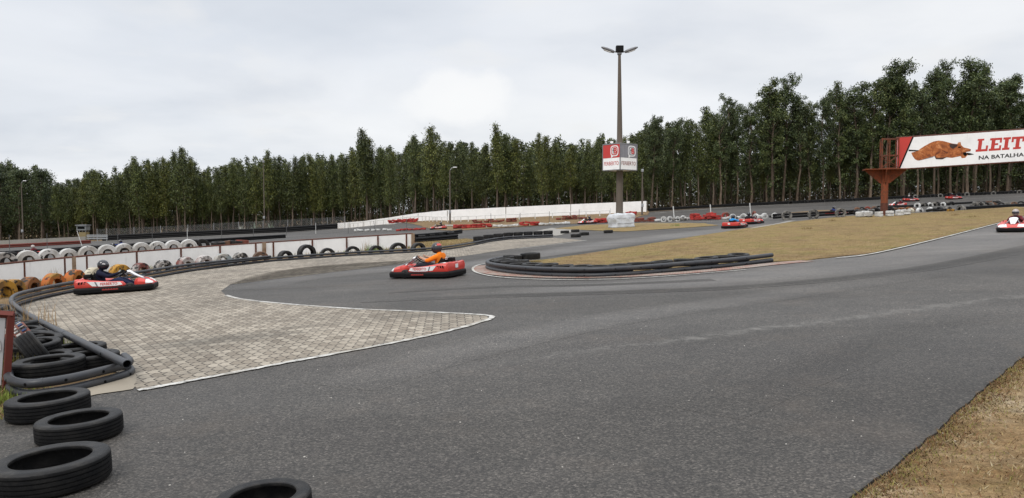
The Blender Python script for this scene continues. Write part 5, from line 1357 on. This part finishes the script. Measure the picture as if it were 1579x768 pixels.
# beyond three hundred: the smallest in view become one heap
ALLT.sort(key=lambda q: -q[0]); rest = [o for _, o in ALLT[290:]]
if rest:
    mb = MB(); mats = []
    for o in rest:
        me = o.data; mt = me.materials[0]
        if mt not in mats: mats.append(mt)
        mw = Matrix.LocRotScale(o.location, o.rotation_euler, o.scale)
        mb.add([mw @ v.co for v in me.vertices], [tuple(p.vertices) for p in me.polygons], mats.index(mt)); D.objects.remove(o)
    tag(mb.build('distant_tyres', mats, None, True, 35, False), 'smallest tyres of the far rows and heaps', None, None, 'stuff')
# ------------------------------------------------------------------ weeds
def weed(px, py, n, h, spread, mat, label, cat='weed', lean=.35, w=.006, loc=None):
    b = loc if loc is not None else G(px, py); mb = MB(); rt_ = []
    for _ in range(n):
        x, y = random.gauss(0, spread), random.gauss(0, spread); a = random.uniform(0, 6.28); hh = h*random.uniform(.45, 1.0); l = hh*lean*random.random()
        d = Vector((math.cos(a), math.sin(a), 0)); s = Vector((-d.y, d.x, 0))*w; p0 = Vector((x, y, 0)); p1 = p0+d*l*.4+Vector((0, 0, hh*.6)); p2 = p0+d*l+Vector((0, 0, hh))
        mb.add([p0-s, p0+s, p1+s*.8, p1-s*.8, p2], [(0, 1, 2, 3), (3, 2, 4)]); rt_.append(len(mb.v)-5)
    mb.add([Vector((0, 0, -.04))], []); mb.f += [(len(mb.v)-1, q_, q_+1) for q_ in rt_]; mb.m += [0]*len(rt_)
    o = mb.build('weed', mat, None, False, fixn=False); o.location = b; return tag(o, label, cat)
GR = straw('fresh_grass', (.16, .20, .04)); GR2 = straw('leaf_green', (.10, .18, .03)); DR = straw('dry_stalk', (.32, .21, .10))
weed(75, 553, 260, .26, .16, GR, 'yellow-green grass tuft between the leaning tyre and the pipes', loc=P(76, 10.3))
weed(50, 530, 60, .75, .18, DR, 'tall dry brown weed between the near pipe bend and the rusty sign', loc=P(58, 11.6))
weed(20, 470, 30, .7, .12, DR, 'thin dry stalks outside the pipe bend by the left edge', loc=P(12, 13.2))
weed(12, 628, 160, .13, .16, GR, 'low green grass tuft at the foot of the rusty sign', loc=P(14, 7.5))
weed(22, 590, 150, .3, .10, S[2], 'dry yellow grass behind the rusty sign post', loc=P(25, 8.9))
weed(575, 382, 220, .45, .22, GR2, 'bright green bush between black tyres at the white board wall', loc=P(577, 37))
weed(565, 380, 26, .75, .1, DR, 'dry stalks against the white board wall left of the green bush', loc=P(563, 37.2))
weed(84, 415, 34, .62, .12, straw('pale_dry_stalk', (.34, .30, .22)), 'pale dry stalks against the left part of the white board wall', loc=P(84, 25.2))
for px, Y, lab in [(1284, 52, 'left'), (1245, 40, 'nearest'), (1473, 52, 'right'), (1500, 47, 'small')]: weed(0, 0, 60, .22, .16, S[1], f'{lab} brown tuft standing out of the dry grass infield', loc=P(px, Y))
weed(0, 0, 70, .3, .2, GR2, 'green tuft on the small island right of the lamp mast', loc=P(1042, 57))
# soil left of the asphalt
tag(blades('dry_grass', sampler([(p.x, p.y) for p in [G(-40, 690), G(20, 640), G(60, 600), G(95, 560), G(60, 540), G(10, 540), G(-60, 600)]], True, .7), 2600, .02, .10, [S[0], S[1], S[2], GR], .8), kind='stuff')
tag(blades('dry_grass', sampler([(P(*q).x, P(*q).y) for q in [(640, 35.5), (690, 36.8), (735, 41.5), (738, 46), (720, 50), (640, 47)]], False, .7), 5000, .03, .09, S, .6, off=.04), kind='stuff')
tag(blades('dry_grass', sampler([(p.x+n*.6, p.y) for p in fine_w for n in (0,)]+[(p.x+1.1, p.y-.9) for p in reversed(fine_w)], False, .7), 4500, .04, .2, [S[0], S[1], S[2], GR], .7), kind='stuff')
# ------------------------------------------------------------------ trees
LEAF = {'a': mat_leaf('eucalyptus_leaf', (.028, .046, .015), (.125, .150, .052)), 'b': mat_leaf('young_eucalyptus_leaf', (.028, .044, .012), (.140, .158, .040)), 'c': mat_leaf('dark_pine_leaf', (.024, .040, .014), (.085, .108, .034))}
BARK = {'a': mat_bark('eucalyptus_bark', (.065, .046, .034), (.17, .13, .095)), 'b': mat_bark('brown_bark', (.075, .055, .042), (.17, .135, .105))}
def leaves(cent, sp, L, Wd, droop):
    n = len(cent); c = cent+rng.normal(0, 1, (n, 3))*sp[:, None]
    d = rng.normal(0, 1, (n, 3)); d[:, 2] -= droop; d /= np.linalg.norm(d, axis=1)[:, None]
    s = np.cross(d, rng.normal(0, 1, (n, 3))); s /= np.linalg.norm(s, axis=1)[:, None]
    l = L*rng.uniform(.6, 1.3, n)[:, None]; w = Wd*rng.uniform(.7, 1.3, n)[:, None]
    return np.stack([c-d*l/2, c+s*w/2, c+d*l/2, c-s*w/2], 1).reshape(-1, 3)
def quads_mesh(name, V, mat):
    n = len(V)//4; me = D.meshes.new(name); me.vertices.add(4*n); me.vertices.foreach_set('co', V.astype(np.float32).ravel()); me.loops.add(4*n); me.loops.foreach_set('vertex_index', np.arange(4*n, dtype=np.int32)); me.polygons.add(n); me.polygons.foreach_set('loop_start', np.arange(0, 4*n, 4, dtype=np.int32)); me.materials.append(mat); me.update(calc_edges=True); return me
def make_tree(kind, seed):
    """unit: metres at its nominal height; returns nominal height, trunk mesh, crown mesh"""
    r = random.Random(seed); mb = MB(); cents = []; sps = []
    def limb(p0, p1, r0, r1): 
        m = p0.lerp(p1, .5)+Vector((r.uniform(-.1, .1), r.uniform(-.1, .1), .12*(p1-p0).length*.5)); mb.tube([p0, m, p1], [r0, (r0+r1)/2, r1], 5)
    ln_ = r.uniform(0, 6.28); bend = [Vector((r.uniform(-.25, .25)+math.cos(ln_)*.16*i_*r.random(), r.uniform(-.25, .25)+math.sin(ln_)*.16*i_*r.random(), 0)) for i_ in range(6)]
    if kind == 'b':
        H = 16.0; tr = [Vector((0, 0, -.3))]+[Vector((0, 0, H*(i+1)/6))+bend[i]*(.5+i*.12) for i in range(6)]
        mb.tube(tr, [.15, .13, .11, .09, .065, .04, .012], 7)
        z0 = r.uniform(.24, .40)*H; nb_ = 74; slim = r.uniform(.62, .95)
        for i in range(nb_):
            t = (i+r.random())/nb_; z = z0+(H*.99-z0)*t; L = (2.35*(1-t)**.7*(.5+.5*min(1, t/.3))+.15)*r.uniform(.4, 1.35)*slim; a = i*2.4+r.uniform(-.6, .6); rise = r.uniform(.15, .75)
            k = min(5, int(z/H*6)); p0 = tr[k].lerp(tr[k+1], z/H*6-k); p1 = p0+Vector((math.cos(a)*L, math.sin(a)*L, L*rise)); limb(p0, p1, .022, .006)
            for q in range(4): 
                f = .3+.7*(q+r.random())/4; cc = p0.lerp(p1, f); m = 17 if t < .8 else 10
                for _ in range(m): cents.append(cc); sps.append(.24+.16*(1-t))
        V = leaves(np.array([tuple(c) for c in cents]), np.array(sps), .34, .11, 1.1)
    elif kind == 'a':
        H = 23.0; tr = [Vector((0, 0, -.3))]+[Vector((0, 0, H*.95*(i+1)/6))+bend[i]*(.8+i*.35) for i in range(6)]
        mb.tube(tr, [.24, .20, .17, .14, .11, .08, .03], 8)
        z0 = r.uniform(.26, .40); n = r.randint(36, 46)
        for i in range(n):
            t = (i+r.random())/n; z = (z0+(.97-z0)*t)*H*.95; prof = math.sin(math.pi*min(1, .18+.72*t))**.8
            L = (2.05*prof+.25)*r.uniform(.45, 1.2); a = i*2.4+r.uniform(-.8, .8); rise = r.uniform(.5, 1.3)
            zz = z/(H*.95)*6; k = min(5, int(zz)); p0 = tr[k].lerp(tr[k+1], zz-k); p1 = p0+Vector((math.cos(a)*L, math.sin(a)*L, L*rise)); limb(p0, p1, .05, .015)
            big = r.uniform(.35, .75) if t > .3 else r.uniform(.3, .55)
            for q in range(3):
                cc = p0.lerp(p1, .62+.2*q)+Vector((r.gauss(0, .3), r.gauss(0, .3), r.gauss(0, .25)))
                for _ in range(int(120*big)): cents.append(cc); sps.append(big*.62)
        for i in range(8):   # thin epicormic tufts on the bare stem
            z = r.uniform(.1, z0)*H; a = r.uniform(0, 6.28); cc = Vector((math.cos(a)*.7, math.sin(a)*.7, z))
            for _ in range(16): cents.append(cc); sps.append(.4)
        V = leaves(np.array([tuple(c) for c in cents]), np.array(sps), .40, .15, .7)
    elif kind == 'c':
        H = 17.0; tr = [Vector((0, 0, -.3))]+[Vector((0, 0, H*.9*(i+1)/6))+bend[i]*.5 for i in range(6)]
        mb.tube(tr, [.22, .19, .16, .13, .10, .07, .03], 8)
        for i in range(60):
            t = (i+r.random())/60; z = (.26+.72*t)*H; L = (3.0*math.sin(math.pi*min(.98, .22+.74*t))**.7)*r.uniform(.5, 1.1); a = i*2.4+r.uniform(-.5, .5)
            zz = min(5.99, z/(H*.9)*6); k = int(zz); p0 = tr[k].lerp(tr[k+1], zz-k); p1 = p0+Vector((math.cos(a)*L, math.sin(a)*L, L*.3)); limb(p0, p1, .04, .012)
            for q in range(3):
                cc = p0.lerp(p1, .45+.27*q)
                for _ in range(32): cents.append(cc); sps.append(.42)
        V = leaves(np.array([tuple(c) for c in cents]), np.array(sps), .36, .14, .1)
    return H, mb.mesh('trunk', BARK['a' if kind == 'a' else 'b'], True, True, 80), quads_mesh('crown', V, LEAF[kind])
LIB = {'a': [make_tree('a', s) for s in range(1, 8)], 'b': [make_tree('b', s) for s in range(11, 21)], 'c': [make_tree('c', s) for s in (21, 22, 23)]}
TOP = [(-60, 238), (0, 246), (22, 240), (50, 246), (80, 260), (97, 283), (112, 268), (130, 262), (180, 254), (215, 243), (250, 241), (287, 228), (310, 248), (335, 256), (365, 242), (415, 233), (445, 242), (470, 236), (520, 233), (545, 222), (567, 200), (590, 226), (612, 216), (640, 209), (668, 196), (690, 217), (718, 212), (745, 226), (766, 192), (790, 206), (815, 214), (838, 205), (862, 206), (880, 218), (905, 210), (930, 196), (945, 212), (970, 205), (1002, 174), (1020, 186), (1042, 180), (1064, 163), (1085, 157), (1110, 143), (1130, 158), (1150, 150), (1172, 132), (1190, 116), (1212, 118), (1230, 140), (1248, 134), (1270, 132), (1290, 121), (1320, 128), (1350, 109), (1375, 114), (1392, 92), (1415, 103), (1440, 98), (1462, 97), (1492, 84), (1520, 87), (1545, 96), (1560, 94), (1590, 90), (1680, 86)]
DF = [(-80, 140), (150, 138), (520, 146), (600, 131), (690, 112), (1000, 112), (1150, 118), (1579, 122), (1700, 124)]
ZONE = [(97, 'rounded dark tree in the wood at the far left edge'), (345, 'dark conical eucalyptus in the wood behind the low grey wall and left fence'), (525, 'conical eucalyptus in the wood behind the chain link fence and agaves'), (700, 'pointed eucalyptus in the wood behind the left half of the long white wall'), (930, 'pointed eucalyptus in the wood behind the right half of the long white wall'), (1120, 'slender eucalyptus in the wood just right of the lamp mast'), (1340, 'tall bare-stemmed eucalyptus in the wood left of the billboard'), (9999, 'tall bare-stemmed eucalyptus in the high wood behind the billboard')]
protos = {}; ntree = 0
def tree(kind, v, loc, hgt, label, group, wide=1.0):
    global ntree; ntree += 1
    H, tm, cm = LIB[kind][v]; key = (kind, v)
    nm = {'a': 'eucalyptus_tree', 'b': 'eucalyptus_tree', 'c': 'pine_tree'}[kind]
    root = empty(nm, label, 'tree', loc, group); link(D.objects.new('trunk', tm), root); link(D.objects.new('crown', cm), root)
    s = hgt/H; root.scale = (s*wide, s*wide, s); root.rotation_euler = (random.gauss(0, .015), random.gauss(0, .015), random.uniform(0, 6.28))
def zone(px):
    for x, l in ZONE:
        if px < x: return l
px = -35.0; rows_ = [(0.0, 1.0), (2.6, .98), (5.6, .95), (9.5, .93)]
for ri, (dy, hf) in enumerate(rows_):
    px = -40.0+ri*7
    while px < 1640:
        Y = interp(DF, px)+dy+random.uniform(-1, 1)
        b = P(px, Y); y0 = interp(TOP, px); 
        kind = 'c' if px < 88 else ('b' if px < 985 else 'a')
        if 985 < px < 1100 and random.random() < .35: kind = 'b'
        ht = zat(px, y0, Y)-b.z
        hh = ht*hf*(random.uniform(.76, 1.0) if ri else random.uniform(.88, 1.03) if kind == 'a' else random.uniform(.80, .99))
        # understorey of younger trees between the tall stems
        if kind == 'a' and ri in (1, 2, 3) and random.random() < .55: kind = 'b'; hh *= random.uniform(.42, .60)
        wd = random.uniform(.9, 1.3)*(1.0 if kind != 'a' else .95)
        tree(kind, random.randrange(len(LIB[kind])), b, hh, zone(px), 'trees of the wood behind the track', wd)
        step = {'c': 4.0, 'b': 2.25, 'a': 2.6}[kind]*(1.0 if ri < 2 else 1.5)
        px += step*FPX/Y*random.uniform(.75, 1.25)
# the crowns that stand out against the sky
for px, kind, w, lab in [(567, 'b', 1.15, 'tallest pointed eucalyptus above the left end of the long white wall'), (668, 'b', 1.2, 'tall eucalyptus with a ragged tip left of the white lamp pole'), (640, 'b', .9, 'slim pointed eucalyptus left of the ragged tall one'), (766, 'b', 1.1, 'tallest spire-like eucalyptus midway along the long white wall'), (838, 'b', .8, 'thin spire of a eucalyptus above the right half of the long white wall'), (287, 'b', 1.1, 'highest conical eucalyptus in the left part of the wood'), (415, 'b', 1.0, 'wind-bent eucalyptus top just right of the grey pole'), (215, 'b', 1.0, 'pointed eucalyptus top over the left half-sunk tyres'), (1003, 'a', 1.0, 'open-crowned eucalyptus right beside the sign box'), (1110, 'a', 1.0, 'round-topped eucalyptus before the wood gets higher'), (1190, 'a', 1.1, 'tall pair-like eucalyptus highest in the stretch left of the billboard'), (1392, 'a', 1.0, 'eucalyptus with a separate round top above the billboard corner'), (1492, 'a', 1.1, 'highest eucalyptus of all, above the red billboard lettering')]:
    Y = interp(DF, px)-1.5; b = P(px, Y); tree(kind, random.randrange(len(LIB[kind])), b, zat(px, interp(TOP, px), Y)-b.z, lab, None, w)
print('TREES', ntree)
# undergrowth and the depth of the wood
cents = []; sps = []
def zfloor(px, Y): return P(px, Y)
for _ in range(3400):
    px = random.uniform(-80, 1680); Y = interp(DF, px)+random.uniform(1, 24); b = zfloor(px, Y)
    hmax = 2.2 if px > 1000 else 1.6; hz = random.uniform(.1, hmax)*random.random()
    for _ in range(14): cents.append((b.x, b.y, b.z+hz)); sps.append(.55)
tag(link(D.objects.new('undergrowth', quads_mesh('undergrowth', leaves(np.array(cents), np.array(sps), .5, .16, -.4), mat_leaf('undergrowth_leaf', (.030, .028, .014), (.10, .085, .04))))), kind='stuff')
cents = []; sps = []
for i_ in range(1230):          # far rows of the same wood, too deep to tell one tree from the next
    px = random.uniform(-120, 1720) if i_ < 800 else random.choice((random.uniform(-620, -50), random.uniform(1650, 2000))); dd = random.uniform(11 if i_ < 800 else 0, 40); Y = interp(DF, px)+dd; b = P(px, Y); y0 = interp(TOP, px); ht = (zat(px, y0, Y)-b.z)*random.uniform(.70, .97)
    if px > 1040: ht *= random.uniform(.38, .80)
    n = int(760*min(1.0, ht/12)); hz = rng.uniform(.06, 1.0, n)**.8; rad = (1-hz)**.7*2.4+.15; an = rng.uniform(0, 6.28, n); rr_ = rad*np.sqrt(rng.uniform(0, 1, n))
    cents.append(np.stack([b.x+np.cos(an)*rr_, b.y+np.sin(an)*rr_, b.z+hz*ht], 1)); sps.append(np.full(n, .22))
n = 90000; wpx = rng.uniform(-560, 2000, n); wdd = rng.uniform(40, 46, n)
cents.append(np.array([(lambda b_: (b_.x, b_.y, b_.z))(P(a_, interp(DF, a_)+d_)) for a_, d_ in zip(wpx, wdd)])+np.stack([np.zeros(n), np.zeros(n), rng.uniform(0, 1, n)**1.3*8.0], 1)); sps.append(np.full(n, .3))
tag(link(D.objects.new('deep_wood', quads_mesh('deep_wood', leaves(np.concatenate(cents), np.concatenate(sps), .50, .20, .6), LEAF['b']))), kind='stuff')
mb = MB()
for _ in range(420):
    px = random.uniform(-60, 1660); Y = interp(DF, px)+random.uniform(17, 34); b = P(px, Y); h = (zat(px, interp(TOP, px), Y)-b.z)*random.uniform(.45, .7); mb.tube([b, b+Vector((random.uniform(-.4, .4), 0, h))], [.16, .07], 5, False)
tag(mb.build('deep_wood_stems', BARK['b'], None, True, 80, fixn=False), kind='stuff')
# ------------------------------------------------------------------ sky, sun, camera
w = D.worlds.new('World'); scene.world = w; w.use_nodes = True; t = w.node_tree; t.nodes.clear()
def N(ty): return t.nodes.new(ty)
SUN_EL, SUN_ROT = R_(52), R_(-35)
sky = N('ShaderNodeTexSky'); sky.sky_type = 'NISHITA'; sky.sun_disc = False; sky.sun_elevation = SUN_EL; sky.sun_rotation = SUN_ROT
tc = N('ShaderNodeTexCoord'); sx = N('ShaderNodeSeparateXYZ'); t.links.new(tc.outputs['Generated'], sx.inputs[0])
def m2(op, a, b=0.0, c=None):
    n = N('ShaderNodeMath'); n.operation = op
    for v, i in ((a, 0), (b, 1)) + (((c, 2),) if c is not None else ()):
        if hasattr(v, 'is_linked'): t.links.new(v, n.inputs[i])
        else: n.inputs[i].default_value = v
    return n.outputs[0]
zz = m2('ADD', m2('MAXIMUM', sx.outputs[2], 0.0), .16)
cb = N('ShaderNodeCombineXYZ'); t.links.new(m2('DIVIDE', sx.outputs[0], zz), cb.inputs[0]); t.links.new(m2('DIVIDE', sx.outputs[1], zz), cb.inputs[1])
def nz(scale, det, rough, off, dist=.3):
    mp2 = N('ShaderNodeMapping'); mp2.inputs['Location'].default_value = off; t.links.new(cb.outputs[0], mp2.inputs['Vector'])
    n = N('ShaderNodeTexNoise'); n.inputs['Scale'].default_value = scale; n.inputs['Detail'].default_value = det; n.inputs['Roughness'].default_value = rough; n.inputs['Distortion'].default_value = dist
    t.links.new(mp2.outputs[0], n.inputs['Vector']); return n.outputs['Fac']
def rp(f, st):
    n = N('ShaderNodeValToRGB'); e = n.color_ramp.elements
    while len(e) < len(st): e.new(.5)
    for q, (p, c) in zip(e, st): q.position = p; q.color = c+(1,)
    t.links.new(f, n.inputs[0]); return n.outputs[0]
def mx(a, b, f, mode='MIX'):
    n = N('ShaderNodeMix'); n.data_type = 'RGBA'; n.blend_type = mode
    for v, i in ((f, 0), (a, 6), (b, 7)):
        if hasattr(v, 'is_linked'): t.links.new(v, n.inputs[i])
        else: n.inputs[i].default_value = v if i == 0 else v+(1,)
    return n.outputs[2]
big = nz(.42, 5, .5, (3.1, 1.7, 0)); med = nz(1.1, 6, .5, (7.3, 2.2, 4)); puff = nz(2.0, 8, .5, (1.3, 9.1, 2), .2)
col = rp(big, [(.30, (.69, .735, .805)), (.43, (.82, .85, .90)), (.55, (.90, .915, .94)), (.72, (.95, .96, .97))])
col = mx(col, rp(med, [(.30, (.86, .875, .90)), (.5, (1, 1, 1)), (.70, (1.07, 1.065, 1.06))]), 1.0, 'MULTIPLY')
col = mx(col, (.90, .90, .90), rp(puff, [(.58, (0, 0, 0)), (.74, (.6, .6, .6))]))
# one bright cumulus left of the lamp mast
cd_ = ray(708, 152).normalized()
dv = N('ShaderNodeVectorMath'); dv.operation = 'SUBTRACT'; t.links.new(tc.outputs['Generated'], dv.inputs[0]); dv.inputs[1].default_value = cd_
dm = N('ShaderNodeVectorMath'); dm.operation = 'MULTIPLY'; t.links.new(dv.outputs[0], dm.inputs[0]); dm.inputs[1].default_value = (1.0, 1.0, 2.0)
dl = N('ShaderNodeVectorMath'); dl.operation = 'LENGTH'; t.links.new(dm.outputs[0], dl.inputs[0])
cn = N('ShaderNodeTexNoise'); cn.inputs['Scale'].default_value = 16; cn.inputs['Detail'].default_value = 7; cn.inputs['Roughness'].default_value = .55; t.links.new(tc.outputs['Generated'], cn.inputs['Vector'])
cl_ = m2('ADD', dl.outputs['Value'], m2('MULTIPLY', m2('SUBTRACT', cn.outputs['Fac'], .5), .11))
col = mx(col, (1.0, 1.0, 1.0), rp(cl_, [(.02, (.95, .95, .95)), (.055, (.8, .8, .8)), (.085, (0, 0, 0))]))
# an overcast sky is brighter overhead than at the horizon
el = N('ShaderNodeMapRange'); el.interpolation_type = 'SMOOTHSTEP'; t.links.new(sx.outputs[2], el.inputs[0]); el.inputs[1].default_value = .28; el.inputs[2].default_value = .95; el.inputs[3].default_value = 1.0; el.inputs[4].default_value = 2.3
# a thin veil lets a little of the clear sky through
bg1 = N('ShaderNodeBackground'); t.links.new(col, bg1.inputs[0]); t.links.new(el.outputs[0], bg1.inputs[1])
bg2 = N('ShaderNodeBackground'); t.links.new(sky.outputs[0], bg2.inputs[0]); bg2.inputs[1].default_value = .1
ms = N('ShaderNodeMixShader'); ms.inputs[0].default_value = .93; t.links.new(bg2.outputs[0], ms.inputs[1]); t.links.new(bg1.outputs[0], ms.inputs[2])
out = N('ShaderNodeOutputWorld'); t.links.new(ms.outputs[0], out.inputs[0])
ld = D.lights.new('Sun', 'SUN'); ld.energy = 1.5; ld.angle = R_(18); ld.color = (1, .96, .9); lo = link(D.objects.new('Sun', ld)); lo.rotation_euler = (R_(90)-SUN_EL, 0, R_(180)+(-SUN_ROT)) 
# the sun stands behind the viewer to the left
lo.rotation_euler = Vector((.45, .72, -.95)).to_track_quat('-Z', 'Y').to_euler()
sky.sun_elevation = math.atan2(.95, math.hypot(.45, .72)); sky.sun_rotation = math.atan2(-.45, -.72)
cd = D.cameras.new('Camera'); cam = link(D.objects.new('Camera', cd)); cd.sensor_width = 36; cd.sensor_fit = 'HORIZONTAL'; cd.lens = FPX/1579*36; cd.clip_end = 6000; cd.clip_start = .05
cam.location = (0, 0, CAMZ); cam.rotation_euler = (math.pi/2-PITCH, 0, 0); scene.camera = cam
vs = scene.view_settings; vs.view_transform = 'Standard'; vs.look = 'None'; vs.exposure = 0; vs.gamma = 1; vs.use_curve_mapping = False
scene.render.resolution_x = 1024; scene.render.resolution_y = 498
